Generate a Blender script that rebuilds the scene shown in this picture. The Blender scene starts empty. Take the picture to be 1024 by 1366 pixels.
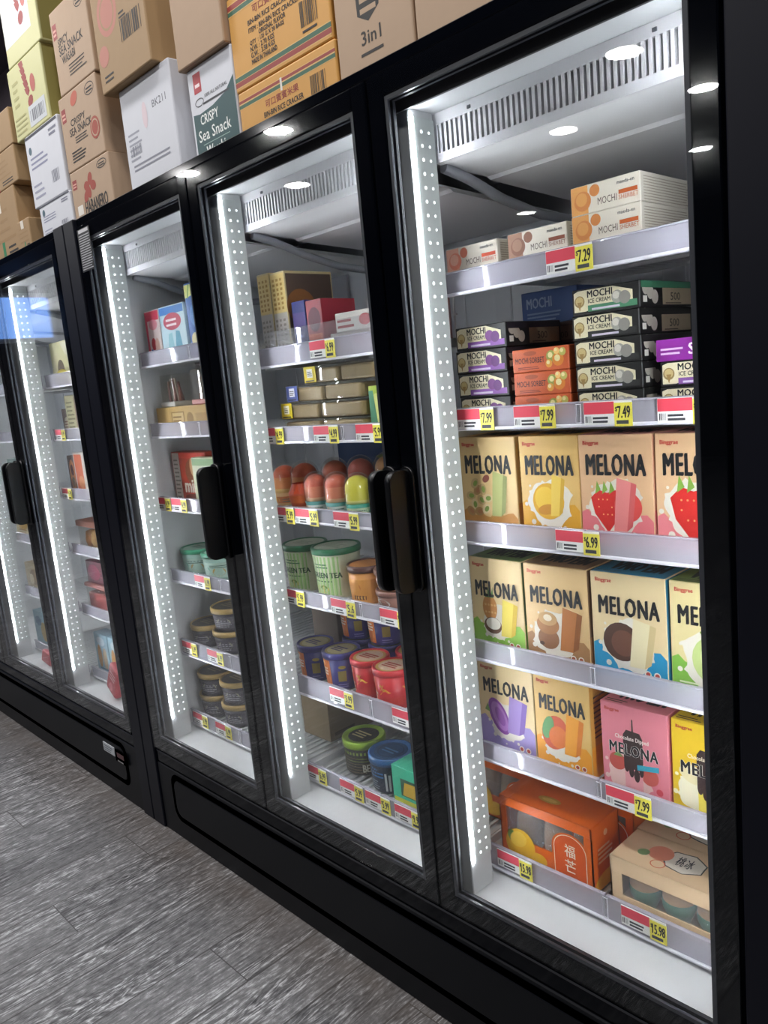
import bpy, bmesh, math, random
from mathutils import Vector, Matrix
random.seed(7)
S = bpy.context.scene
COL = S.collection

# ------------------------------------------------------------------ camera
def cam_matrix(loc, a, b, c):
    ca, sa, cb, sb, cc, sc = math.cos(a), math.sin(a), math.cos(b), math.sin(b), math.cos(c), math.sin(c)
    Rz = Matrix(((ca, -sa, 0), (sa, ca, 0), (0, 0, 1)))
    Rx = Matrix(((1, 0, 0), (0, cb, -sb), (0, sb, cb)))
    Ry = Matrix(((cc, 0, sc), (0, 1, 0), (-sc, 0, cc)))
    M = Rz @ Rx @ Ry
    r, f, u = M.col[0], M.col[1], M.col[2]
    m = Matrix(((r[0], u[0], -f[0], loc[0]), (r[1], u[1], -f[1], loc[1]), (r[2], u[2], -f[2], loc[2]), (0, 0, 0, 1)))
    return m
cd = bpy.data.cameras.new('camera')
cam = bpy.data.objects.new('camera', cd); COL.objects.link(cam)
cd.sensor_fit = 'VERTICAL'; cd.sensor_height = 36.0; cd.lens = 1047.33 / 1366 * 36.0
cd.clip_start = 0.05; cd.clip_end = 60
cam.matrix_world = cam_matrix((0.4846, -1.1538, 1.5253), 0.8186, -0.1640, 0.0967)
S.camera = cam

# ------------------------------------------------------------------ light and exposure
S.view_settings.view_transform = 'Standard'
try: S.view_settings.look = 'None'
except Exception: pass
S.view_settings.gamma = 1.0
S.view_settings.use_curve_mapping = False
S.view_settings.exposure = 0.0
S.cycles.max_bounces = 10
S.cycles.transparent_max_bounces = 24
S.cycles.glossy_bounces = 4
S.cycles.transmission_bounces = 6
S.cycles.sample_clamp_indirect = 4.0
S.cycles.caustics_reflective = False
S.cycles.caustics_refractive = False
LED_LENS = 98.0        # radiance of the vertical light strips in the freezers
LED_DOT = 2.6
LAMP_W = 16.0          # watts of one ceiling downlight
w = bpy.data.worlds.new('world'); S.world = w
w.use_nodes = True
w.node_tree.nodes['Background'].inputs[0].default_value = (0.8, 0.85, 0.9, 1)
w.node_tree.nodes['Background'].inputs[1].default_value = 0.10

# ------------------------------------------------------------------ materials
def lin(h):
    if isinstance(h, (tuple, list)): return (*h[:3], 1)
    h = h.lstrip('#')
    out = []
    for i in (0, 2, 4):
        c = int(h[i:i + 2], 16) / 255
        out.append(c / 12.92 if c <= 0.04045 else ((c + 0.055) / 1.055) ** 2.4)
    return (*out, 1)
MATS = {}
def P(hexc, rough=0.45, metal=0.0, coat=0.0, noise=0.0, scale=40.0):
    """plain coloured surface; noise > 0 gives it a fine mottling of its own"""
    key = (hexc if isinstance(hexc, str) else tuple(hexc), rough, metal, coat, noise, scale)
    if key in MATS: return MATS[key]
    m = bpy.data.materials.new('surface_' + (hexc.strip('#') if isinstance(hexc, str) else 'rgb'))
    m.use_nodes = True
    nt = m.node_tree; b = nt.nodes['Principled BSDF']
    c = lin(hexc)
    b.inputs['Base Color'].default_value = c
    b.inputs['Roughness'].default_value = rough
    b.inputs['Metallic'].default_value = metal
    if coat:
        b.inputs['Coat Weight'].default_value = coat; b.inputs['Coat Roughness'].default_value = 0.06
    if noise:
        tc = nt.nodes.new('ShaderNodeTexCoord'); n = nt.nodes.new('ShaderNodeTexNoise'); mx = nt.nodes.new('ShaderNodeMix')
        n.inputs['Scale'].default_value = scale; n.inputs['Detail'].default_value = 5
        mx.data_type = 'RGBA'
        mx.inputs[6].default_value = tuple(x * (1 - noise) for x in c[:3]) + (1,)
        mx.inputs[7].default_value = tuple(min(1, x * (1 + noise)) for x in c[:3]) + (1,)
        nt.links.new(tc.outputs['Object'], n.inputs['Vector'])
        nt.links.new(n.outputs['Fac'], mx.inputs[0]); nt.links.new(mx.outputs[2], b.inputs['Base Color'])
    MATS[key] = m
    return m
def EM(name, col, strength, sample=True):
    m = bpy.data.materials.new(name); m.use_nodes = True
    nt = m.node_tree; nt.nodes.clear()
    e = nt.nodes.new('ShaderNodeEmission'); o = nt.nodes.new('ShaderNodeOutputMaterial')
    e.inputs[0].default_value = lin(col); e.inputs[1].default_value = strength
    nt.links.new(e.outputs[0], o.inputs[0])
    if not sample: m.cycles.emission_sampling = 'NONE'
    return m
def GLASS(name, tint=(0.93, 0.96, 0.95), ior=1.5, rough=0.0, body=None, opac=0.0):
    """thin clear sheet: what comes through plus a mirror reflection that grows at grazing angles; BODY adds some cloudiness"""
    m = bpy.data.materials.new(name); m.use_nodes = True
    nt = m.node_tree; nt.nodes.clear()
    o = nt.nodes.new('ShaderNodeOutputMaterial'); t = nt.nodes.new('ShaderNodeBsdfTransparent'); g = nt.nodes.new('ShaderNodeBsdfGlossy')
    f = nt.nodes.new('ShaderNodeFresnel'); mx = nt.nodes.new('ShaderNodeMixShader')
    t.inputs[0].default_value = (*tint, 1); g.inputs[0].default_value = (1, 1, 1, 1); g.inputs['Roughness'].default_value = rough
    # the same reflection from either side of the sheet
    ge = nt.nodes.new('ShaderNodeNewGeometry'); mi = nt.nodes.new('ShaderNodeMapRange')
    mi.inputs['To Min'].default_value = ior; mi.inputs['To Max'].default_value = 1.0 / ior
    nt.links.new(ge.outputs['Backfacing'], mi.inputs['Value']); nt.links.new(mi.outputs[0], f.inputs['IOR'])
    src = t
    if body:
        d = nt.nodes.new('ShaderNodeBsdfDiffuse'); d.inputs[0].default_value = lin(body)
        m2 = nt.nodes.new('ShaderNodeMixShader'); m2.inputs[0].default_value = opac
        nt.links.new(t.outputs[0], m2.inputs[1]); nt.links.new(d.outputs[0], m2.inputs[2]); src = m2
    nt.links.new(f.outputs[0], mx.inputs[0]); nt.links.new(src.outputs[0], mx.inputs[1]); nt.links.new(g.outputs[0], mx.inputs[2])
    nt.links.new(mx.outputs[0], o.inputs[0])
    return m
BLACK = P('#04060c', 0.09, noise=0.15, scale=30)
BLACK.node_tree.nodes['Principled BSDF'].inputs['Specular IOR Level'].default_value = 0.12
POST = P('#060815', 0.45, noise=0.12, scale=12); POST.node_tree.nodes['Principled BSDF'].inputs['Specular IOR Level'].default_value = 0.25
GAP = P('#000000', 0.9); GAP.node_tree.nodes['Principled BSDF'].inputs['Specular IOR Level'].default_value = 0.0  # black painted for the shade in gap and groove, and the display case
LINER = P('#dfe1e3', 0.4, noise=0.03, scale=6)
BACK = P('#d0d3d8', 0.45, noise=0.05, scale=8)
STEEL = P('#d0d2d4', 0.35)
WIRE = P('#d9dadc', 0.35)
DARKGREY = P('#5b5d63', 0.5)
CHAN = GLASS('lavender_clear_plastic', (0.93, 0.92, 0.96), 1.45, 0.08, '#dedbe8', 0.42)
CLEAR = GLASS('clear_plastic', (0.95, 0.95, 0.95), 1.45, 0.04, '#e8e8ee', 0.10)
DOME = GLASS('clear_dome_plastic', (0.97, 0.97, 0.95), 1.35, 0.03, '#f4efe6', 0.05)
PANE = GLASS('door_glass', (0.985, 0.99, 0.985), 1.26)
LENS = EM('led_lens', '#f2f7ff', LED_LENS)
DOT = EM('led_dots', '#f4faff', LED_DOT, sample=False)
WHITE = P('#f2f2f0', 0.5); INK = P('#17171b', 0.5); INK2 = P('#3a3a40', 0.6)

KICK = P('#0d0f14', 0.4, noise=0.1, scale=20); KICK.node_tree.nodes['Principled BSDF'].inputs['Specular IOR Level'].default_value = 0.15
def floor_mat():
    m = bpy.data.materials.new('grey_wood_planks'); m.use_nodes = True
    nt = m.node_tree; b = nt.nodes['Principled BSDF']; N = nt.nodes.new; L = nt.links.new
    tc = N('ShaderNodeTexCoord'); sp = N('ShaderNodeSeparateXYZ'); L(tc.outputs['Object'], sp.inputs[0])
    def math_(op, a, b_=None, c_=None):
        n = N('ShaderNodeMath'); n.operation = op
        for i, v in enumerate((a, b_, c_)):
            if v is None: continue
            if isinstance(v, (int, float)): n.inputs[i].default_value = v
            else: L(v, n.inputs[i])
        return n.outputs[0]
    W = 0.19
    px = math_('DIVIDE', math_('ADD', sp.outputs[0], 1.957 + 40 * W), W)
    pid = math_('FLOOR', px); fx = math_('FRACT', px)
    wn = N('ShaderNodeTexWhiteNoise'); wn.noise_dimensions = '1D'; L(pid, wn.inputs['W'])
    LEN = 1.22
    yo = math_('MULTIPLY', wn.outputs['Value'], LEN)
    # plank ends: the plank at x -1.957 ends at y -0.456
    py_ = math_('DIVIDE', math_('ADD', sp.outputs[1], math_('MULTIPLY_ADD', pid, 0.273 * LEN, 0.456 + 20 * LEN - 40 * 0.273 * LEN)), LEN)
    fy = math_('FRACT', py_); rid = math_('FLOOR', py_)
    pr = N('ShaderNodeTexWhiteNoise'); pr.noise_dimensions = '2D'
    cb = N('ShaderNodeCombineXYZ'); L(pid, cb.inputs[0]); L(rid, cb.inputs[1]); L(cb.outputs[0], pr.inputs['Vector'])
    # seam mask
    ex = math_('MINIMUM', fx, math_('SUBTRACT', 1.0, fx)); ey = math_('MINIMUM', fy, math_('SUBTRACT', 1.0, fy))
    sx = math_('LESS_THAN', ex, 0.012); sy = math_('LESS_THAN', ey, 0.0013)
    seam = math_('MAXIMUM', sx, sy)
    # grain coordinates, long in y, shifted per plank
    off = math_('MULTIPLY', pr.outputs['Value'], 37.0)
    def grain(sxx, syy, det, rough, dist=0.0):
        c = N('ShaderNodeCombineXYZ')
        L(math_('MULTIPLY', sp.outputs[0], sxx), c.inputs[0]); L(math_('MULTIPLY', sp.outputs[1], syy), c.inputs[1]); L(off, c.inputs[2])
        n = N('ShaderNodeTexNoise'); n.inputs['Scale'].default_value = 1; n.inputs['Detail'].default_value = det
        n.inputs['Roughness'].default_value = rough; n.inputs['Distortion'].default_value = dist
        L(c.outputs[0], n.inputs['Vector']); return n.outputs['Fac']
    g1 = grain(14, 1.6, 5, 0.6, 0.6)           # broad figure
    rings = math_('FRACT', math_('MULTIPLY', g1, 13.0))
    ringl = math_('ABSOLUTE', math_('SUBTRACT', rings, 0.5))
    g2 = grain(170, 9, 4, 0.7, 0.4)            # fine streaks
    g3 = grain(90, 40, 6, 0.75)              # speckle
    g4 = grain(3, 0.9, 3, 0.5)               # tone over a plank
    amp = math_('SMOOTH_MIN', math_('MULTIPLY', math_('MAXIMUM', math_('SUBTRACT', grain(6, 0.8, 2, 0.5), 0.40), 0.0), 6.0), 1.0, 0.1)
    v = math_('MULTIPLY', math_('SUBTRACT', ringl, 0.25), math_('MULTIPLY', amp, 1.15))
    v = math_('ADD', v, math_('MULTIPLY', math_('SUBTRACT', g2, 0.5), 1.15))
    v = math_('ADD', v, math_('MULTIPLY', math_('SUBTRACT', g3, 0.5), 1.1))
    v = math_('ADD', v, math_('MULTIPLY', math_('SUBTRACT', g4, 0.5), 0.35))
    v = math_('ADD', v, math_('MULTIPLY', math_('SUBTRACT', pr.outputs['Value'], 0.5), 0.10))
    v = math_('ADD', v, 0.50)
    cr = N('ShaderNodeValToRGB'); L(v, cr.inputs[0])
    e = cr.color_ramp.elements
    e[0].position = 0.08; e[0].color = lin('#202023'); e[1].position = 0.98; e[1].color = lin('#cacacc')
    k = e.new(0.42); k.color = lin('#5d5c5e'); k = e.new(0.62); k.color = lin('#757475')
    mx = N('ShaderNodeMix'); mx.data_type = 'RGBA'; L(math_('MULTIPLY', seam, 0.88), mx.inputs[0]); L(cr.outputs[0], mx.inputs[6]); mx.inputs[7].default_value = lin('#2e2c2b')
    # patchy browner tone, strongest along the freezers' foot
    d = math_('SUBTRACT', 1.0, math_('DIVIDE', math_('ABSOLUTE', math_('ADD', sp.outputs[1], 0.03)), 0.16))
    d = math_('MULTIPLY', math_('MAXIMUM', d, 0.0), math_('MULTIPLY', grain(9, 9, 4, 0.6), 0.95))
    m2 = N('ShaderNodeMix'); m2.data_type = 'RGBA'; L(d, m2.inputs[0]); L(mx.outputs[2], m2.inputs[6]); m2.inputs[7].default_value = lin('#5d544d')
    L(m2.outputs[2], b.inputs['Base Color'])
    b.inputs['Roughness'].default_value = 0.5
    bp = N('ShaderNodeBump'); bp.inputs['Strength'].default_value = 0.12; bp.inputs['Distance'].default_value = 0.002
    L(v, bp.inputs['Height']); L(bp.outputs[0], b.inputs['Normal'])
    return m

# ------------------------------------------------------------------ mesh helpers
class MB:
    def __init__(s): s.bm = bmesh.new(); s.mats = []
    def mi(s, m):
        if m not in s.mats: s.mats.append(m)
        return s.mats.index(m)
    def face(s, pts, m, smooth=False):
        vs = [s.bm.verts.new(p) for p in pts]
        try: f = s.bm.faces.new(vs)
        except Exception: return
        f.material_index = s.mi(m); f.smooth = smooth
    def box(s, x0, x1, y0, y1, z0, z1, m, bev=0.0, seg=1, rot=None):
        r = bmesh.ops.create_cube(s.bm, size=1.0)
        vs = r['verts']; i = s.mi(m)
        for v in vs: v.co = Vector((x0 + (v.co.x + .5) * (x1 - x0), y0 + (v.co.y + .5) * (y1 - y0), z0 + (v.co.z + .5) * (z1 - z0)))
        if rot is not None:
            c = Vector(((x0 + x1) / 2, (y0 + y1) / 2, (z0 + z1) / 2))
            for v in vs: v.co = rot @ (v.co - c) + c
        for f in {f for v in vs for f in v.link_faces}: f.material_index = i
        if bev:
            es = list({e for v in vs for e in v.link_edges})
            bmesh.ops.bevel(s.bm, geom=es, offset=bev, segments=seg, affect='EDGES', profile=0.5, clamp_overlap=True)
    def prism(s, pts, axis, a0, a1, m, smooth=False):
        """outline PTS in the plane across AXIS, pulled from A0 to A1"""
        def at(p, a):
            if axis == 'x': return (a, p[0], p[1])
            if axis == 'y': return (p[0], a, p[1])
            return (p[0], p[1], a)
        n = len(pts)
        A = [s.bm.verts.new(at(p, a0)) for p in pts]; B = [s.bm.verts.new(at(p, a1)) for p in pts]
        i = s.mi(m)
        for vs in (A, B):
            f = s.bm.faces.new(vs); f.material_index = i
        for k in range(n):
            f = s.bm.faces.new((A[k], A[(k + 1) % n], B[(k + 1) % n], B[k])); f.material_index = i; f.smooth = smooth
    def lathe(s, prof, mats, seg=32, c=(0, 0, 0), cap0=True, cap1=True):
        """PROF: (radius, height) points; MATS: one material, or one per span"""
        rings = []
        for r, z in prof:
            rings.append([s.bm.verts.new((c[0] + r * math.cos(2 * math.pi * k / seg), c[1] + r * math.sin(2 * math.pi * k / seg), c[2] + z)) for k in range(seg)] if r > 1e-6 else [s.bm.verts.new((c[0], c[1], c[2] + z))])
        for j in range(len(prof) - 1):
            a, b = rings[j], rings[j + 1]
            i = s.mi(mats[j] if isinstance(mats, list) else mats)
            for k in range(seg):
                k2 = (k + 1) % seg
                vs = [a[k % len(a)], a[k2 % len(a)], b[k2 % len(b)], b[k % len(b)]]
                u = []
                for v in vs:
                    if v not in u: u.append(v)
                if len(u) > 2:
                    f = s.bm.faces.new(u); f.material_index = i; f.smooth = True
        if cap0 and len(rings[0]) > 1:
            f = s.bm.faces.new(rings[0][::-1]); f.material_index = s.mi(mats[0] if isinstance(mats, list) else mats)
        if cap1 and len(rings[-1]) > 1:
            f = s.bm.faces.new(rings[-1]); f.material_index = s.mi(mats[-1] if isinstance(mats, list) else mats)
    def tube(s, pts, r, m, seg=8):
        pts = [Vector(p) for p in pts]; rings = []
        for k, p in enumerate(pts):
            d = (pts[min(k + 1, len(pts) - 1)] - pts[max(k - 1, 0)]).normalized()
            a = d.orthogonal().normalized(); b = d.cross(a)
            rr = r[k] if isinstance(r, (list, tuple)) else r
            rings.append([s.bm.verts.new(p + rr * (math.cos(2 * math.pi * q / seg) * a + math.sin(2 * math.pi * q / seg) * b)) for q in range(seg)])
        i = s.mi(m)
        for a, b in zip(rings, rings[1:]):
            for q in range(seg):
                f = s.bm.faces.new((a[q], a[(q + 1) % seg], b[(q + 1) % seg], b[q])); f.material_index = i; f.smooth = True
        for rg in (rings[0][::-1], rings[-1]):
            f = s.bm.faces.new(rg); f.material_index = i
    def build(s, name, parent=None, origin=(0, 0, 0), fixn=True):
        if fixn: bmesh.ops.recalc_face_normals(s.bm, faces=[f for f in s.bm.faces])
        me = bpy.data.meshes.new(name)
        o0 = Vector(origin)
        if parent is not None: o0 = root_loc(parent)
        if o0.length > 0: bmesh.ops.translate(s.bm, vec=-o0, verts=s.bm.verts)
        s.bm.to_mesh(me); s.bm.free()
        for m in s.mats: me.materials.append(m)
        ob = bpy.data.objects.new(name, me); COL.objects.link(ob)
        if parent is not None: ob.parent = parent
        else: ob.location = o0
        return ob
def root_loc(o):
    while o.parent is not None: o = o.parent
    return Vector(o.location)
def tag(o, label, cat, group=None, kind=None):
    if label: o['label'] = label
    if cat: o['category'] = cat
    if group: o['group'] = group
    if kind: o['kind'] = kind
    return o
def thing(name, label, cat, loc=(0, 0, 0), group=None):
    o = bpy.data.objects.new(name, None); COL.objects.link(o); o.location = loc
    o.empty_display_size = 0.05
    return tag(o, label, cat, group)
def dup(root, loc, label=None, rotz=None, group=None):
    r = root.copy(); COL.objects.link(r); r.location = loc
    if rotz is not None: r.rotation_euler = (0, 0, rotz)
    if label: r['label'] = label
    if group: r['group'] = group
    for ch in list(root.children):
        c = ch.copy(); COL.objects.link(c); c.parent = r
        for g in list(ch.children):
            d = g.copy(); COL.objects.link(d); d.parent = c
    return r

# ------------------------------------------------------------------ lettering and print
TXT = {}
def text_geo(t):
    k = t
    if k in TXT: return TXT[k]
    cu = bpy.data.curves.new('letters', 'FONT'); cu.body = t; cu.size = 1.0; cu.resolution_u = 2
    cu.fill_mode = 'FRONT'; cu.space_character = 1.14 if t == 'MELONA' else 1.03
    ob = bpy.data.objects.new('letters', cu); COL.objects.link(ob)
    dg = bpy.context.evaluated_depsgraph_get(); dg.update()
    me = bpy.data.meshes.new_from_object(ob.evaluated_get(dg))
    vs = [(v.co.x, v.co.y) for v in me.vertices]; fs = [tuple(p.vertices) for p in me.polygons]
    bpy.data.objects.remove(ob); bpy.data.curves.remove(cu); bpy.data.meshes.remove(me)
    if not vs: vs = [(0, 0)]; fs = []
    x0 = min(v[0] for v in vs); x1 = max(v[0] for v in vs); y0 = min(v[1] for v in vs); y1 = max(v[1] for v in vs)
    sx, sy = max(x1 - x0, 1e-6), max(y1 - y0, 1e-6)
    TXT[k] = ([((v[0] - x0) / sx, (v[1] - y0) / sy) for v in vs], fs, sx / sy)
    return TXT[k]
class Art:
    """print on a face: coordinates run 0..1 across (u) and up (v); each colour lies a hair above the last"""
    STEP = 4e-5
    def __init__(s, mb, org, u, v, w, h):
        s.mb, s.o, s.u, s.v, s.w, s.h = mb, Vector(org), Vector(u).normalized(), Vector(v).normalized(), w, h
        s.n = s.u.cross(s.v); s.k = 4; s.cols = 1
    def at(s, x, y, off):
        x, y = min(max(x, .004), .996), min(max(y, .004), .996)      # print never runs past the edge of its face
        return s.o + s.u * (x * s.w) + s.v * (y * s.h) + s.n * off
    def _off(s): s.k += 1; return s.k * s.STEP
    def poly(s, pts, m):
        d = s._off(); s.mb.face([s.at(x, y, d) for x, y in pts], m)
    def rect(s, x0, y0, x1, y1, m):
        d = s._off()
        n = max(1, int(round(s.cols * (x1 - x0))))
        for k in range(n):
            a, b = x0 + (x1 - x0) * k / n, x0 + (x1 - x0) * (k + 1) / n
            s.mb.face([s.at(a, y0, d), s.at(b, y0, d), s.at(b, y1, d), s.at(a, y1, d)], m)
    def oval(s, cx, cy, rx, ry, m, n=20, rot=0.0, wob=0.0):
        a = s.h / s.w; pts = []
        for k in range(n):
            t = 2 * math.pi * k / n; q = 1 + (wob * (1 if k % 2 else -1) * (0.6 + 0.8 * random.random()) if wob else 0)
            x, y = rx * q * math.cos(t), ry * q * math.sin(t) * a
            x, y = x * math.cos(rot) - y * math.sin(rot), x * math.sin(rot) + y * math.cos(rot)
            pts.append((cx + x, cy + y / a))
        s.poly(pts, m)
    def circ(s, cx, cy, r, m, n=20, wob=0.0): s.oval(cx, cy, r, r * s.w / s.h, m, n, 0, wob)
    def ring(s, cx, cy, rx, ry, t, m, n=24):
        d = s._off()
        for k in range(n):
            a, b = 2 * math.pi * k / n, 2 * math.pi * (k + 1) / n
            q = [(cx + rx * math.cos(a), cy + ry * math.sin(a)), (cx + rx * math.cos(b), cy + ry * math.sin(b)), (cx + (rx - t) * math.cos(b), cy + (ry - t * s.w / s.h) * math.sin(b)), (cx + (rx - t) * math.cos(a), cy + (ry - t * s.w / s.h) * math.sin(a))]
            s.mb.face([s.at(x, y, d) for x, y in q], m)
    def text(s, t, x0, y0, m, hgt=None, wid=None, bold=0.0, skew=0.0):
        """lettering with its lower corner at x0, y0: HGT in face heights, WID in face widths; the one left out keeps the letters' own shape"""
        vs, fs, asp = text_geo(t)
        if wid is None: wid = hgt * s.h * asp / s.w
        if hgt is None: hgt = wid * s.w / asp / s.h
        d = s._off(); i = s.mb.mi(m)
        # heavier strokes: the letters struck again a hair to each side
        e = bold * abs(hgt) * s.h
        for j, (dx, dy) in enumerate(((0, 0),) if not bold else ((-1, -.5), (-.33, .5), (.33, -.5), (1, .5))):
            bv = [s.mb.bm.verts.new(s.at(x0 + x * wid + skew * y * hgt + dx * e / s.w, y0 + y * hgt + dy * e / s.h, d + j * 1e-5)) for x, y in vs]
            for f in fs:
                try: q = s.mb.bm.faces.new([bv[j] for j in f]); q.material_index = i
                except Exception: pass
    def lines(s, x0, y0, x1, y1, n, m, fill=0.45, ragged=0.3):
        """rows of print too small to read"""
        for k in range(n):
            yy = y1 - (k + 1) * (y1 - y0) / n
            s.rect(x0, yy, x1 - ragged * (x1 - x0) * random.random(), yy + fill * (y1 - y0) / n, m)
    def bars(s, x0, y0, x1, y1, m, n=14):
        d = s._off(); x = x0
        rnd = random.Random(int(1000 * (x0 + y0)))
        ws = [rnd.choice((1, 1, 2, 3)) for _ in range(2 * n)]; tot = sum(ws)
        for k, q in enumerate(ws):
            x2 = x + q / tot * (x1 - x0)
            if k % 2 == 0: s.mb.face([s.at(x, y0, d), s.at(x2, y0, d), s.at(x2, y1, d), s.at(x, y1, d)], m)
            x = x2
class CylArt(Art):
    """the same print wrapped round a tub: u runs over ARC radians, centred on the direction AIM"""
    def __init__(s, mb, c, r0, r1, z0, z1, aim, arc):
        s.mb, s.c, s.r0, s.r1, s.z0, s.z1, s.aim, s.arc = mb, Vector(c), r0, r1, z0, z1, aim, arc
        s.w = arc * (r0 + r1) / 2; s.h = z1 - z0; s.k = 8; s.cols = int(arc / 0.2) + 1
    def at(s, x, y, off):
        a = s.aim + (x - 0.5) * s.arc; r = s.r0 + (s.r1 - s.r0) * y + off
        return s.c + Vector((r * math.cos(a), r * math.sin(a), s.z0 + y * s.h))

def carton(name, w, d, h, base, front=None, side=None, top=None, bev=0.0015, base_top=None, base_side=None):
    """printed box; local origin at the middle of its front lower edge, depth running back (+y)"""
    mb = MB()
    mb.box(-w / 2, w / 2, 0, d, 0, h, base, bev)
    if front: front(Art(mb, (-w / 2, 0, 0), (1, 0, 0), (0, 0, 1), w, h))
    if base_side or side:
        a = Art(mb, (w / 2, 0, 0), (0, 1, 0), (0, 0, 1), d, h)
        if base_side: a.rect(0.01, 0.01, 0.99, 0.99, base_side)
        if side: side(a)
    if base_top or top:
        a = Art(mb, (-w / 2, 0, h), (1, 0, 0), (0, 1, 0), w, d)
        if base_top: a.rect(0.01, 0.01, 0.99, 0.99, base_top)
        if top: top(a)
    return mb.build(name)
PROTO = {}
def put(ob, loc, rotz=0.0):
    ob.location = loc; ob.rotation_euler = (0, 0, rotz); return ob

# ------------------------------------------------------------------ the room
def slab(name, x0, x1, y0, y1, z0, z1, m):
    mb = MB(); mb.box(x0, x1, y0, y1, z0, z1, m); o = mb.build(name); o['kind'] = 'structure'; return o
CEIL = 3.6
slab('floor', -12.2, 4.2, -10.2, 1.7, -0.05, 0.0, floor_mat())
slab('ceiling', -12.2, 4.2, -10.2, 1.7, CEIL, CEIL + 0.05, P('#5f5a62', 0.8, noise=0.1, scale=3))
slab('wall_back', -12.2, 4.2, 0.90, 1.0, 0, CEIL, P('#8b8088', 0.7, noise=0.05, scale=4))
slab('wall_front', -12.2, 4.2, -10.2, -10.1, 0, CEIL, P('#4c4a4c', 0.7, noise=0.1, scale=4))
slab('wall_right', 4.0, 4.1, -10.1, 1.5, 0, CEIL, P('#56545a', 0.7, noise=0.1, scale=4))
slab('wall_left', -12.15, -12.05, -10.1, 1.5, 0, CEIL, P('#56545a', 0.7, noise=0.1, scale=4))
wn = MB()
wn.box(-12.045, -12.02, -3.95, -3.0, 2.62, 3.36, P('#d8dade', 0.5), 0.004)
wo = wn.build('window_1'); wo['kind'] = 'structure'
wn = MB(); wn.box(-12.018, -12.012, -3.87, -3.08, 2.69, 3.29, EM('daylight_sky', '#6f9be6', 3.2))
wp = wn.build('window_pane', wo)

LAMPS = [(-2.43, -4.22), (-3.67, -5.37), (-2.45, -5.52), (-3.32, -7.40), (-6.11, -4.23), (-4.82, -3.05), (-6.18, -3.00), (-6.08, -8.14),  # lamps that reflect in the doors
         (0.6, -1.55), (-0.9, -1.55), (-2.4, -1.55), (-3.9, -1.55), (-5.4, -1.55), (2.2, -1.55),  # from here on, rows added to light floor, boxes and wall, unseen in the glass
         (0.6, -0.45), (-0.9, -0.45), (-2.4, -0.45), (-3.9, -0.45), (-6.5, -1.55), (-8.0, -1.55)]
canmb = MB()
canmb.lathe([(0.142, -0.002), (0.142, -0.016), (0.120, -0.016), (0.120, -0.004)], P('#d5d5d5', 0.4), 32, cap0=False, cap1=False)
lroot = None
for i, (x, y) in enumerate(LAMPS):
    lab = 'round white recessed downlight in the dark store ceiling'  # shared by the reflected lamps and the added rows
    if lroot is None:
        lroot = thing('ceiling_light', lab, 'ceiling light', (x, y, CEIL), 'round downlights in the ceiling')
        o = canmb.build('trim_ring'); o.parent = lroot
        t = lroot
    else:
        t = dup(lroot, (x, y, CEIL))
    ld = bpy.data.lights.new('downlight', 'AREA'); ld.shape = 'DISK'; ld.size = 0.235; ld.energy = LAMP_W; ld.color = (1.0, 0.985, 0.98)
    lo = bpy.data.objects.new('lamp', ld); COL.objects.link(lo); lo.location = (x, y, CEIL - 0.012)

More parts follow.
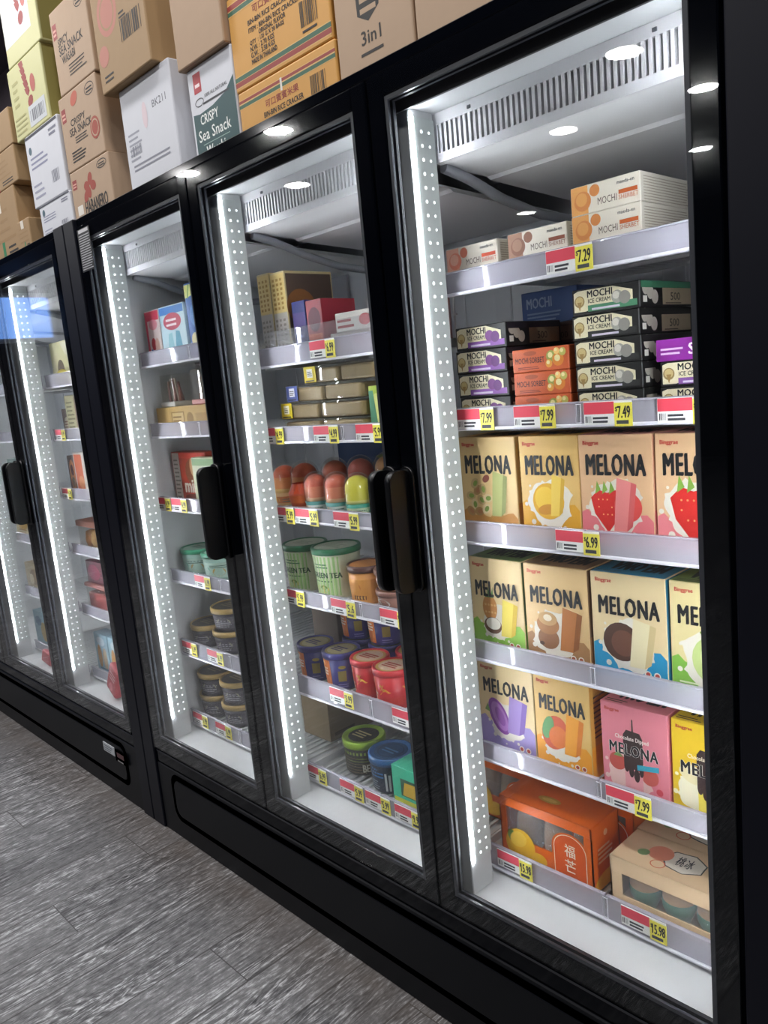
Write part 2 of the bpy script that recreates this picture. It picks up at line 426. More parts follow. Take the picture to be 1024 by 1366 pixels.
# ------------------------------------------------------------------ freezers
W = 0.69
def rrect(x0, x1, z0, z1, r, n=5):
    pts = []
    for cx, cz, a in ((x1 - r, z1 - r, 0), (x0 + r, z1 - r, 90), (x0 + r, z0 + r, 180), (x1 - r, z0 + r, 270)):
        for k in range(n + 1):
            t = math.radians(a + 90 * k / n); pts.append((cx + r * math.cos(t), cz + r * math.sin(t)))
    return pts
DOOR_T, DOOR_B = 2.106, 0.318
def freezer(xr, n, handles, label, with_panel_display):
    """xr: right edge of the last door; n doors of W; handles: 'r' or 'l' per door from the right"""
    xl = xr - n * W
    root = thing('glass_door_freezer', label, 'freezer', ((xl + xr) / 2, 0.4, 0))
    # outer shell: posts, header, plinth, sides, back, top
    mb = MB()
    for a, b in ((xl - 0.085, xl - 0.006), (xr + 0.006, xr + 0.085)):
        mb.box(a, b, 0.0, 0.06, 0.0, 2.133, POST, 0.003)
    for a, b in ((xl - 0.082, xl - 0.035), (xr + 0.035, xr + 0.082)):
        mb.box(a, b, 0.06, 0.80, 0.0, 2.12, P('#101116', 0.4))
    mb.box(xl - 0.006, xr + 0.006, 0.012, 0.06, 2.110, 2.133, BLACK, 0.002)
    mb.box(xl - 0.006, xr + 0.006, 0.044, 0.0497, 2.040, 2.112, P('#1a1b20', 0.5))
    mb.box(xl - 0.03, xr + 0.03, 0.06, 0.80, 2.085, 2.128, P('#101116', 0.4))
    mb.box(xl - 0.03, xr + 0.03, 0.76, 0.80, 0.0, 2.08, P('#101116', 0.4))
    mb.box(xl - 0.006, xr + 0.006, 0.008, 0.05, 0.262, 0.304, BLACK, 0.003)
    mb.box(xl - 0.006, xr + 0.006, 0.03, 0.055, 0.304, 0.345, GAP)  # black strip painting the shade of the gap under the doors
    mb.box(xl - 0.03, xr + 0.03, 0.055, 0.76, 0.20, 0.30, P('#101116', 0.4))
    mb.build('cabinet_shell', root)
    # white inner lining
    mb = MB()
    mb.box(xl - 0.03, xr + 0.03, 0.05, 0.75, 0.302, 0.342, LINER)
    mb.box(xl - 0.03, xr + 0.03, 0.05, 0.75, 2.045, 2.08, LINER)
    mb.box(xl - 0.033, xl - 0.024, 0.05, 0.75, 0.342, 2.045, LINER); mb.box(xr + 0.024, xr + 0.033, 0.05, 0.75, 0.342, 2.045, LINER)
    mb.box(xl - 0.024, xr + 0.024, 0.742, 0.758, 0.342, 2.045, BACK)
    for k in range(n * 4):          # shallow ribs of the back duct panel
        x = xl + (k + 0.5) * W / 4
        mb.box(x - 0.03, x + 0.03, 0.738, 0.743, 0.40, 1.90, P('#cacdd3', 0.45), 0.002)
    mb.build('interior_liner', root)
    # kick panel; a flat black ring paints the shade of its rounded border groove
    mb = MB()
    mb.box(xl - 0.004, xr + 0.004, 0.006, 0.05, 0.0, 0.258, KICK, 0.003)
    o_, i_ = rrect(xl + 0.085, xr - 0.085, 0.068, 0.246, 0.045), rrect(xl + 0.105, xr - 0.105, 0.088, 0.226, 0.034)
    m_ = len(o_)
    for k in range(m_):
        k2 = (k + 1) % m_
        mb.face([(o_[k][0], 0.0052, o_[k][1]), (o_[k2][0], 0.0052, o_[k2][1]), (i_[k2][0], 0.0052, i_[k2][1]), (i_[k][0], 0.0052, i_[k][1])], GAP)
    mb.prism(rrect(xl + 0.107, xr - 0.107, 0.090, 0.224, 0.033), 'y', 0.003, 0.006, KICK)
    kp = mb.build('kick_panel', root)
    if with_panel_display:
        x = xr - 0.285
        mb = MB(); mb.box(x, x + 0.10, -0.0005, 0.003, 0.172, 0.210, P('#b9bdc2', 0.4), 0.001)
        a = Art(mb, (x, -0.0005, 0.172), (1, 0, 0), (0, 0, 1), 0.10, 0.038); a.lines(0.08, 0.15, 0.9, 0.9, 3, P('#707880', 0.5))
        mb.build('rating_label', kp)
        mb = MB(); mb.box(x + 0.112, x + 0.21, -0.004, 0.003, 0.160, 0.210, GAP, 0.003)
        a = Art(mb, (x + 0.112, -0.004, 0.160), (1, 0, 0), (0, 0, 1), 0.098, 0.05); a.rect(0.2, 0.45, 0.8, 0.85, P('#4a1c20', 0.3)); a.lines(0.2, 0.1, 0.8, 0.35, 1, P('#8a8a8a', 0.5))
        mb.build('temperature_display', kp)
    # mullions with their light strips
    for k in range(n + 1):
        x = xl + k * W
        mb = MB()
        if 0 < k < n: mb.box(x - 0.063, x + 0.063, 0.052, 0.124, 0.342, 2.045, LINER, 0.002)
        else:
            s_ = 1 if k == 0 else -1
            mb.box(min(x - s_ * 0.024, x + s_ * 0.063), max(x - s_ * 0.024, x + s_ * 0.063), 0.052, 0.124, 0.342, 2.045, LINER, 0.002)
        mu = mb.build('mullion', root)
        for s_ in ((1,) if k == 0 else (-1,) if k == n else (1, -1)):
            mb = MB()
            xx = x + s_ * 0.063
            def bx(a, b, *r): mb.box(min(xx + s_ * a, xx + s_ * b), max(xx + s_ * a, xx + s_ * b), *r)
            bx(0.0002, 0.004, 0.060, 0.122, 0.425, 2.03, P('#dfe6e5', 0.4), 0.001)
            for z0 in range(60):
                z = 0.44 + z0 * 0.0265
                for yy, rr in ((0.082, 0.0034), (0.104, 0.0028)):
                    pts = [(yy + rr * math.cos(t * math.pi / 4), z + rr * math.sin(t * math.pi / 4)) for t in range(8)]
                    mb.face([(xx + s_ * 0.0046, p[0], p[1]) for p in pts], DOT)
            ls = mb.build('light_strip', root)
            mb = MB()
            bx(0.001, 0.005, 0.0555, 0.0605, 0.425, 2.03, LENS)
            mb.build('light_tube', ls)
    # cooling unit cover above each bay
    for k in range(n):
        x0, x1 = xl + k * W + 0.054, xl + (k + 1) * W - 0.054
        mb = MB()
        cw = P('#f2f1f5', 0.4)
        mb.box(x0, x1, 0.128, 0.70, 2.036, 2.044, cw)
        mb.box(x0, x1, 0.128, 0.136, 2.022, 2.036, cw); mb.box(x0, x1, 0.128, 0.136, 1.950, 1.968, cw)
        mb.box(x0, x0 + 0.016, 0.128, 0.136, 1.968, 2.022, cw); mb.box(x1 - 0.016, x1, 0.128, 0.136, 1.968, 2.022, cw)
        mb.box(x0 + 0.01, x1 - 0.01, 0.146, 0.150, 1.962, 2.03, P('#8a8796', 0.6))
        ns = 44
        for q in range(ns):
            xq = x0 + 0.016 + (q + 0.5) * (x1 - x0 - 0.032) / ns
            mb.box(xq - 0.0032, xq + 0.0032, 0.129, 0.146, 1.966, 2.024, cw)
        mb.prism([(0.1365, 1.951), (0.30, 1.944), (0.31, 1.938), (0.735, 1.915), (0.735, 1.925), (0.31, 1.948), (0.1365, 1.958)], 'x', x0, x1, P('#f8f8fa', 0.45))
        for xs in (x0 + 0.1, x1 - 0.1): mb.box(xs - 0.004, xs + 0.004, 0.126, 0.128, 2.028, 2.034, DARKGREY)
        mb.build('cooling_unit_cover', root)
        mb = MB()
        mb.tube([(x0 + 0.005, 0.15, 1.945), (x0 + 0.01, 0.22, 1.93), (x0 + 0.02, 0.32, 1.895), (x0 + 0.045, 0.42, 1.865), (x0 + 0.08, 0.50, 1.85), (x0 + 0.13, 0.58, 1.85)], 0.011, P('#8d8f96', 0.5))  # tube standing in for the dark curved end of the cooling unit
        mb.build('cover_end_curve', root)
    # doors
    for k in range(n):
        d1 = xr - k * W - 0.0025; d0 = xr - (k + 1) * W + 0.0025
        mb = MB(); fw = 0.043
        mb.box(d0, d0 + fw, 0.005, 0.032, DOOR_B, DOOR_T, BLACK, 0.0025); mb.box(d1 - fw, d1, 0.005, 0.032, DOOR_B, DOOR_T, BLACK, 0.0025)
        mb.box(d0 + fw, d1 - fw, 0.005, 0.032, DOOR_T - fw, DOOR_T, BLACK, 0.0025); mb.box(d0 + fw, d1 - fw, 0.005, 0.032, DOOR_B, DOOR_B + fw, BLACK, 0.0025)
        dr = mb.build('door', root)
        # grey spacer bars between the two panes
        mb = MB(); sg = P('#3a3c44', 0.35); e = 0.008
        for y0, y1, m_ in ((0.008, 0.014, sg), (0.022, 0.029, P('#24262c', 0.3))):
            mb.box(d0 + fw, d0 + fw + e, y0, y1, DOOR_B + fw, DOOR_T - fw, m_); mb.box(d1 - fw - e, d1 - fw, y0, y1, DOOR_B + fw, DOOR_T - fw, m_)
            mb.box(d0 + fw + e, d1 - fw - e, y0, y1, DOOR_T - fw - e, DOOR_T - fw, m_); mb.box(d0 + fw + e, d1 - fw - e, y0, y1, DOOR_B + fw, DOOR_B + fw + e, m_)
        mb.build('glass_spacer', dr)
        mb = MB()
        mb.box(d0 + 0.001, d1 - 0.001, 0.0, 0.004, DOOR_B + 0.001, DOOR_T - 0.001, PANE)
        mb.build('glass_pane', dr)
        mb = MB()
        mb.box(d0 + fw - 0.002, d1 - fw + 0.002, 0.016, 0.020, DOOR_B + fw - 0.002, DOOR_T - fw + 0.002, PANE)
        mb.build('glass_pane', dr)
        hs = handles[k]; s_ = 1 if hs == 'r' else -1
        e_ = d1 if hs == 'r' else d0
        mb = MB()
        pts = rrect(-0.062, -0.0005, 1.083, 1.342, 0.022)
        a0, a1 = e_ - s_ * 0.031, e_ - s_ * 0.014
        mb.prism(pts, 'x', min(a0, a1), max(a0, a1), P('#07080b', 0.3), True)
        q0, q1 = e_ - s_ * 0.043, e_ - s_ * 0.004
        mb.prism(rrect(min(q0, q1), max(q0, q1), 1.078, 1.347, 0.017), 'y', -0.009, -0.0004, P('#07080b', 0.3), True)
        mb.build('handle', dr)
        if with_panel_display is False and k == 2:
            mb = MB(); x0 = d0 + 0.016
            mb.box(x0, x0 + 0.088, -0.0012, -0.0004, 1.962, 2.092, P('#0d0d10', 0.4))
            a = Art(mb, (x0, -0.0012, 1.962), (1, 0, 0), (0, 0, 1), 0.088, 0.13)
            a.rect(0.10, 0.90, 0.9, 0.98, P('#c9c9cc', 0.5)); a.lines(0.08, 0.04, 0.97, 0.88, 15, P('#b9b9bd', 0.5), 0.4, 0.15)
            mb.build('warning_label', dr)
    return root
FB = freezer(0.0, 3, 'lrr', 'black three-door glass upright freezer stocked with melon ice pops and mochi boxes', False)
FA = freezer(-2.245, 3, 'lrr', 'black glass upright freezer with a silver rating label on its kick panel', True)

# ------------------------------------------------------------------ shelves
YF = 0.185                      # where goods start behind the price rail
def shelf(xr, zb, zt, what, deck=None, guard=0.0, group='wire shelves in the freezers'):
    x0, x1 = xr - W + 0.022, xr - 0.022
    if deck is None: deck = zb + 0.012
    root = thing('freezer_shelf', what, 'shelf', ((x0 + x1) / 2, 0.4, zb), group)
    mb = MB()
    n = 24
    for k in range(n):
        x = x0 + 0.012 + k * (x1 - x0 - 0.024) / (n - 1)
        mb.box(x - 0.0042, x + 0.0042, 0.165, 0.70, deck - 0.006, deck, WIRE)
    for y in (0.172, 0.36, 0.54, 0.695): mb.box(x0 + 0.004, x1 - 0.004, y - 0.004, y + 0.004, deck - 0.014, deck - 0.006, WIRE)
    for x in (x0 + 0.003, x1 - 0.003): mb.box(x - 0.003, x + 0.003, 0.168, 0.70, deck - 0.020, deck, WIRE)
    mb.build('wire_grate', root)
    mb = MB()
    xm = (x0 + x1) / 2
    for a, b in ((x0, xm - 0.0015), (xm + 0.0015, x1)):
        mb.box(a, b, 0.154, 0.158, zb, zt, CHAN)
        mb.box(a, b, 0.150, 0.160, zt - 0.003, zt + 0.001, CHAN, 0.001)
    pc = mb.build('price_rail', root)
    mb = MB()
    mb.box(x0, x1, 0.149, 0.160, zb - 0.004, zb + 0.0025, P('#e6e4ee', 0.35), 0.0015)
    mb.box(x0 + 0.004, x1 - 0.004, 0.1585, 0.166, zb - 0.002, min(deck - 0.004, zb + 0.02), P('#d3d0de', 0.4))
    mb.box(xm - 0.006, xm + 0.006, 0.149, 0.1535, zb + 0.004, zt - 0.004, CLEAR, 0.001)
    mb.build('rail_base', pc)
    if guard:
        mb = MB(); mb.box(x0 + 0.002, x1 - 0.002, 0.1605, 0.1635, zt - 0.01, zt + guard, CLEAR); mb.build('clear_guard', root)
    return root
D1 = [(1.692, 1.737), (1.408, 1.452), (1.154, 1.203), (0.881, 0.926), (0.634, 0.678), (0.358, 0.415)]
D2 = [(1.595, 1.645), (1.386, 1.429), (1.163, 1.203), (0.917, 0.960), (0.634, 0.692), (0.358, 0.411)]
D3 = [(1.650, 1.697), (1.411, 1.458), (1.157, 1.203), (0.898, 0.943), (0.627, 0.682), (0.358, 0.413)]
L1 = [(1.632, 1.684), (1.412, 1.459), (1.162, 1.209), (0.920, 0.963), (0.646, 0.692), (0.358, 0.400)]
XR = {1: 0.0, 2: -W, 3: -2 * W, 4: -2.245, 5: -2.245 - W}
SH = {1: D1, 2: D2, 3: D3, 4: L1, 5: L1}
WH = {1: ['the cream fruit mochi sherbet boxes', 'the black and orange stacks of mochi boxes', 'pistachio, mango and strawberry pop boxes', 'pineapple, coffee, coconut and melon pop boxes', 'purple, mango and chocolate dipped pop boxes', 'the orange gift box and the peach boxes'],
      2: ['two tall cream spined boxes behind a clear guard', 'stacked brown plastic trays', 'the peach coloured dome cups', 'two large green tea tubs', 'navy and red ice cream tubs', 'a green-rimmed tub, a blue tub and a teal box'],
      3: ['a red, a light blue and a dark blue carton', 'a tan carton with clear packs on it', 'a red mini cone pack', 'green lidded bowls', 'three gold-lidded tubs below green bowls', 'gold-lidded tubs stacked in pairs at the bottom'],
      4: ['one pale yellow carton beside a light strip', 'a brown cone bag and a yellow striped pack', 'two orange packs', 'a clear box of orange cakes', 'a clear red tub under a maroon pack', 'light blue bags above the red bag'],
      5: ['only its rail, uppermost in the end bay', 'only its rail, second down in the end bay', 'a pale teal pack in the end bay', 'a yellow pack in the end bay', 'a tan pack in the end bay', 'a blue pack in the end bay']}
DECK = {}
for b in (1, 2, 3, 4, 5):
    for k, (zb, zt) in enumerate(SH[b]):
        dk = 1.739 if (b, k) == (1, 0) else zb + 0.012
        DECK[b, k + 1] = dk + 0.0015     # goods rest a hair above the wires
        shelf(XR[b], zb, zt, 'white wire freezer shelf carrying ' + WH[b][k], dk, 0.042 if (b, k) == (2, 0) else 0.0)

# ------------------------------------------------------------------ price tags
RED = P('#e0485a', 0.45); YEL = P('#efe25a', 0.45)
def price_tag(b, s, x, price, where, drop=0.0):
    zb, zt = SH[b][s - 1]
    w_, h_ = 0.098, 0.043
    key = ('tag', price)
    mb = MB()
    mb.box(-w_ / 2, w_ / 2, -0.0016, 0, 0, h_, P('#f1f0ee', 0.4))
    mb.box(w_ / 2 - 0.0345, w_ / 2 + 0.001, -0.0022, -0.0004, -0.004, h_ - 0.004, YEL)
    a = Art(mb, (-w_ / 2, -0.0016, 0), (1, 0, 0), (0, 0, 1), w_, h_)
    a.rect(0.0, 0.46, 0.645, 0.97, RED)
    a.bars(0.03, 0.10, 0.16, 0.38, INK2, 6); a.lines(0.19, 0.08, 0.52, 0.40, 2, INK2, 0.6, 0.15)
    y = Art(mb, (w_ / 2 - 0.0345, -0.0022, -0.004), (1, 0, 0), (0, 0, 1), 0.0355, h_)
    y.text('$', 0.06, 0.62, INK, hgt=0.22, wid=0.12, bold=0.02)
    y.text(price, 0.19 if len(price) < 5 else 0.16, 0.36, INK, hgt=0.50, wid=0.70 if len(price) < 5 else 0.76, bold=0.03)
    y.rect(0.12, 0.10, 0.80, 0.26, INK2)
    o = mb.build('price_tag', None)
    o.location = (x, 0.1532 if False else 0.1488, zt - 0.001 - h_ - drop)
    return tag(o, 'price tag reading %s %s' % (price, where), 'price tag', 'price tags on the shelf rails')
TG = [(1, 1, -.346, '7.29', 'under the cream mango mochi boxes'),
      (1, 2, -.596, '7.99', 'under the purple ube mochi stack'), (1, 2, -.445, '7.99', 'under the orange mochi sorbet stack'),
      (1, 2, -.282, '7.49', 'under the white and black mochi stack'), (1, 2, -.135, '7.99', 'under the bright purple mochi box'),
      (1, 3, -.362, '6.99', 'between the mango and strawberry pop boxes'),
      (1, 5, -.278, '7.99', 'under the pink chocolate dipped box'),
      (1, 6, -.580, '15.98', 'under the orange gift box'), (1, 6, -.257, '15.98', 'under the peach box'),
      (2, 1, -1.077, '6.99', 'below the flat white and red packs'),
      (2, 2, -1.331, '4.99', 'below the low tray with a yellow end label'), (2, 2, -1.098, '4.99', 'below the middle of the brown trays'), (2, 2, -.931, '5.99', 'below the lime green pack'),
      (2, 3, -1.325, '5.99', 'below the red paper cup'), (2, 3, -1.219, '5.99', 'below the first small peach dome cup'), (2, 3, -1.054, '5.99', 'below the yellow dome cup'),
      (2, 4, -1.322, '5.99', 'under the first green tea tub'), (2, 4, -1.104, '5.6', 'between the green tea and orange tubs'), (2, 4, -.909, '5.99', 'under the brown tubs beside the door handle'),
      (2, 5, -1.154, '3.99', 'between the navy and red tubs'), (2, 5, -.90, '3.99', 'at the end of the red tubs'),
      (2, 6, -1.316, '6.99', 'on the rail by the empty wires'), (2, 6, -1.154, '5.99', 'before the tub with a lime rim'), (2, 6, -1.045, '5.99', 'before the blue rimmed tub'), (2, 6, -.928, '9.99', 'before the teal box'),
      (3, 3, -2.023, '4.99', 'at the end under the red mini cone pack'), (3, 3, -1.915, '4.99', 'under the green and white pack'),
      (3, 4, -1.830, '6.99', 'under the green lidded bowls'),
      (3, 5, -1.983, '6.99', 'under the lowest gold tub by the light strip'), (3, 5, -1.814, '6.99', 'under the second gold tub of its shelf'),
      (3, 6, -1.978, '6.99', 'under the bottom pair of gold tubs'), (3, 6, -1.825, '6.99', 'under the bottom gold tubs by the door frame'),
      (4, 3, -2.86, '4.99', 'under the two orange packs'), (4, 2, -2.83, '4.99', 'under the brown cone bag')]
for t in TG: price_tag(*t)

# ------------------------------------------------------------------ goods: the pop boxes
CR = '#edd3a0'
def splash(a, cx, cy, r, m=None):
    m = m or P('#ece5d8', 0.5); q = a.w / a.h; pts = []; f = cx * 9 + cy * 5 + r * 31
    for k in range(56):
        t = 2 * math.pi * k / 56; rr = r * (.94 + .07 * math.sin(3 * t + f) + .05 * math.sin(7 * t + 2 * f) + (.10 if k % 7 == 3 else 0))
        pts.append((cx + rr * math.cos(t), cy + rr * math.sin(t) * q))
    a.poly(pts, m)
    for k in range(5):
        t = k * 0.7 + cx * 5; a.circ(cx + r * 1.1 * math.cos(t), cy + r * 1.1 * math.sin(t) * a.w / a.h, r * (.05 + .03 * (k % 3)), m, 8)
def popbar(a, x, y, w_, h_, c0, c1):
    a.poly([(x, y), (x + w_ * .55, y), (x + w_ * .8, y + h_ * .92), (x + w_ * .2, y + h_)], P(c0, 0.45))
    a.poly([(x + w_ * .55, y), (x + w_ * .8, y + h_ * .10), (x + w_ * 1.02, y + h_ * .88), (x + w_ * .8, y + h_ * .92)], P(c1, 0.45))
    a.poly([(x + w_ * .2, y + h_), (x + w_ * .8, y + h_ * .92), (x + w_ * 1.02, y + h_ * .88), (x + w_ * .45, y + h_ * .99)], P(CR, 0.45))
def band(a, c, y=0.30):
    pts = [(0.01, 0.01), (0.99, 0.01), (0.99, y + .02)]
    for k in range(12, -1, -1): pts.append((0.01 + 0.98 * k / 12, y + 0.03 * math.sin(k * 1.9) + 0.02 * math.sin(k * 0.8 + 1)))
    a.poly(pts, P(c, 0.45))
def seals(a, c):
    for x in (0.74, 0.86):
        a.circ(x, 0.10, 0.045, P('#f3ece0', 0.5), 14); a.circ(x, 0.10, 0.03, P(c, 0.5), 12)
def name_(a, y=0.66, h_=0.15, m=None): a.text('MELONA', 0.11, y - .03, m or INK, hgt=h_ + .035, wid=0.80, bold=0.045)
def brand(a, x=0.07, y=0.90): a.text('Binggrae', x, y, P('#c8483a', 0.5), hgt=0.045, wid=0.22, bold=.05)
def strawberry(a, cx, cy, r):
    a.poly([(cx, cy - r * 1.0), (cx + r * .75, cy - r * .3), (cx + r * .95, cy + r * .3), (cx + r * .5, cy + r * .62), (cx, cy + r * .5), (cx - r * .5, cy + r * .62), (cx - r * .95, cy + r * .3), (cx - r * .75, cy - r * .3)], P('#d8332f', 0.4))
    for k in range(9): a.circ(cx + r * (-.5 + .25 * (k % 5)), cy + r * (.25 - .28 * (k // 3)), r * .045, P('#f0b070', 0.5), 6)
    for q in (-.6, -.2, .2, .6): a.poly([(cx + r * q - .02, cy + r * .45), (cx + r * q + r * .25, cy + r * .62), (cx + r * q + .01, cy + r * .95)], P('#8db84a', 0.5))
def f_pistachio(a):
    band(a, '#d0934a', .22); brand(a); name_(a)
    for k, (x, y) in enumerate(((.17, .40), (.30, .46), (.23, .31), (.36, .36), (.31, .24), (.44, .27), (.40, .47), (.16, .24), (.48, .38), (.26, .53))):
        a.oval(x, y, .085, .045, P(('#cdae7a', '#b98f5a', '#e6d0a0')[k % 3], .5), 14, k * .8); a.oval(x + .01, y, .05, .024, P(('#8aa548', '#b77f52', '#7d9a40')[k % 3], .5), 10, k * .8)
    a.oval(.47, .58, .07, .035, P('#8c4a3a', .5), 12, .6)
    popbar(a, .54, .2, .3, .46, '#b9bd78', '#8f9659'); seals(a, '#b05c3a')
def f_mango_y(a):
    band(a, '#e2a62a', .34); brand(a); splash(a, .5, .36, .38)
    a.circ(.47, .38, .27, P('#e5ac22', .45)); a.oval(.42, .40, .18, .12, P('#f3c83c', .45), 18, .5); a.oval(.44, .30, .16, .05, P('#d08c1a', .45), 14, .2)
    popbar(a, .50, .24, .26, .40, '#f2cf58', '#d9a92c'); name_(a, .66); seals(a, '#a86a20')
def f_straw(a):
    band(a, '#ea7f86', .28); brand(a); splash(a, .5, .36, .37)
    strawberry(a, .38, .36, .24); a.circ(.66, .36, .19, P('#e0504a', .45)); popbar(a, .46, .14, .32, .48, '#ef8f8d', '#dc6668'); name_(a, .67)
    seals(a, '#c04a50')
def f_straw2(a):
    band(a, '#f08a90', .28); brand(a); splash(a, .5, .36, .40); strawberry(a, .46, .37, .30); a.circ(.8, .40, .2, P('#ee6a60', .45)); popbar(a, .62, .12, .3, .48, '#f0a08c', '#e07068'); name_(a, .68)
def f_pine(a):
    band(a, '#8fc24a', .30); brand(a); splash(a, .5, .32, .30)
    a.oval(.36, .47, .14, .14, P('#c98a4a', .5)); 
    for k in range(8): a.circ(.28 + .06 * (k % 4), .42 + .08 * (k // 4), .02, P('#e0b070', .5), 8)
    for q in (-.05, 0, .05): a.poly([(.33 + q, .58), (.39 + q, .58), (.34 + 2 * q, .70)], P('#5e8a4a', .5))
    a.oval(.40, .28, .17, .09, P('#6e4a34', .5)); a.oval(.41, .30, .14, .065, P('#f4efe2', .5))
    popbar(a, .55, .18, .34, .40, '#f2dc62', '#dcb93a'); name_(a, .62, .13); seals(a, '#c04a40')
def f_coffee(a):
    band(a, '#a87b4e', .26); brand(a); splash(a, .45, .30, .34)
    a.oval(.36, .26, .17, .11, P('#8f5f3a', .45)); a.oval(.36, .40, .18, .10, P('#a9713f', .45)); a.oval(.36, .46, .15, .07, P('#caa06a', .45)); a.oval(.36, .47, .07, .035, P('#f3e6cf', .45), 12)
    a.oval(.25, .2, .04, .02, P('#4a2d1c', .5), 10); popbar(a, .54, .16, .36, .44, '#b9733a', '#8d5426'); name_(a, .64, .135); seals(a, '#b05a3a')
def f_coco(a):
    band(a, '#2b97c6', .30); brand(a); splash(a, .5, .34, .36)
    a.circ(.40, .36, .25, P('#4f3328', .5)); a.circ(.43, .35, .17, P('#6d4636', .5)); popbar(a, .50, .14, .36, .46, '#f1e4bb', '#dcc590'); name_(a, .64, .135); seals(a, '#c04a40')
def f_melon(a):
    band(a, '#86bf4c', .30); brand(a); splash(a, .55, .32, .42)
    a.circ(.58, .34, .32, P('#c5d68a', .45)); a.oval(.6, .36, .24, .16, P('#dbe6a6', .45)); a.poly([(.4, .52), (.62, .54), (.7, .60), (.5, .64), (.36, .58)], P('#8eaa4a', .5)); name_(a, .66, .13)
    a.lines(.1, .06, .35, .14, 2, P('#e9f0c9', .5), .4)
def f_ube(a):
    band(a, '#a493cf', .34); brand(a); splash(a, .5, .34, .30)
    a.oval(.36, .40, .16, .21, P('#8a4aa0', .45), 20, .45); a.oval(.37, .40, .12, .17, P('#b07ac2', .45), 18, .45); a.oval(.38, .40, .07, .11, P('#9659ac', .45), 14, .45)
    a.poly([(.1, .44), (.2, .42), (.16, .52)], P('#7d9a55', .5)); popbar(a, .5, .24, .38, .42, '#a58acb', '#8464b4'); name_(a, .68, .125); seals(a, '#c04a40')
def f_mango_o(a):
    band(a, '#eda02c', .30); brand(a); splash(a, .48, .30, .32)
    a.oval(.36, .40, .23, .19, P('#cf5a34', .45), 20, -.4); a.oval(.24, .44, .10, .13, P('#5d9a5a', .45), 14, -.3); a.oval(.42, .36, .17, .12, P('#e0752c', .45), 18, -.4)
    popbar(a, .52, .20, .36, .44, '#f0a22e', '#dd7e22'); name_(a, .66, .125); seals(a, '#b04a30')
def chocbar(a, drip):
    ch = P('#3d2b2a', .45); dr = P(drip, .45)
    a.poly([(.47, .68), (.50, .68), (.495, .86), (.475, .86)], P('#54403c', .5))
    a.poly([(.35, .06), (.62, .05), (.62, .34), (.35, .36)], dr)
    a.poly([(.34, .30), (.63, .29), (.63, .66), (.59, .72), (.39, .73), (.34, .67)], ch)
    for x, y, q in ((.38, .29, .04), (.45, .24, .04), (.53, .20, .045), (.60, .27, .035)): a.oval(x, y + .03, q, .075, ch, 12)
def f_pink(a):
    splash(a, .42, .24, .34, P('#f2ccc6', .5)); brand(a)
    a.circ(.24, .34, .13, P('#c9584e', .45)); a.poly([(.18, .40), (.32, .40), (.26, .47)], P('#7fa05a', .5)); a.circ(.72, .26, .13, P('#d0645a', .45))
    chocbar(a, '#efa6ac')
    a.text('Chocolate Dipped', .22, .60, P('#f4e8e0', .5), hgt=.06, wid=.5, bold=.03); a.text('MELONA', .13, .44, P('#f3efe9', .5), hgt=.125, wid=.72, bold=.07); a.text('MELONA', .13, .44, INK, hgt=.125, wid=.72, bold=.04)
    a.poly([(.54, .36), (.86, .40), (.86, .34), (.54, .30)], P('#3aa9c4', .5)); a.circ(.86, .12, .05, P('#d9505c', .5), 14)
def f_yell(a):
    splash(a, .40, .28, .34, P('#f7efcf', .5)); brand(a)
    a.oval(.24, .42, .16, .07, P('#f3e6b4', .5), 16, -.5); chocbar(a, '#f1dc5c')
    a.text('Chocolate Dipped', .22, .60, P('#f4e8d0', .5), hgt=.06, wid=.5, bold=.03); a.text('MELONA', .13, .44, P('#f3efe0', .5), hgt=.13, wid=.78, bold=.07); a.text('MELONA', .13, .44, INK, hgt=.13, wid=.78, bold=.04)
    a.poly([(.54, .36), (.86, .40), (.86, .34), (.54, .30)], P('#3aa9c4', .5))
def pop_side(c):
    def f(a):
        a.rect(.02, .01, .98, .34, P(c, .45))
        a.bars(.55, .12, .85, .24, INK, 8); a.lines(.12, .42, .88, .88, 9, P('#6a5a4a', .5), .35)
    return f
def pop_top(a):
    a.text('MELONA', .85, .75, INK, hgt=-.5, wid=-.7, bold=.04)
    a.lines(.05, .06, .4, .2, 2, P('#5a4a3a', .5), .4)
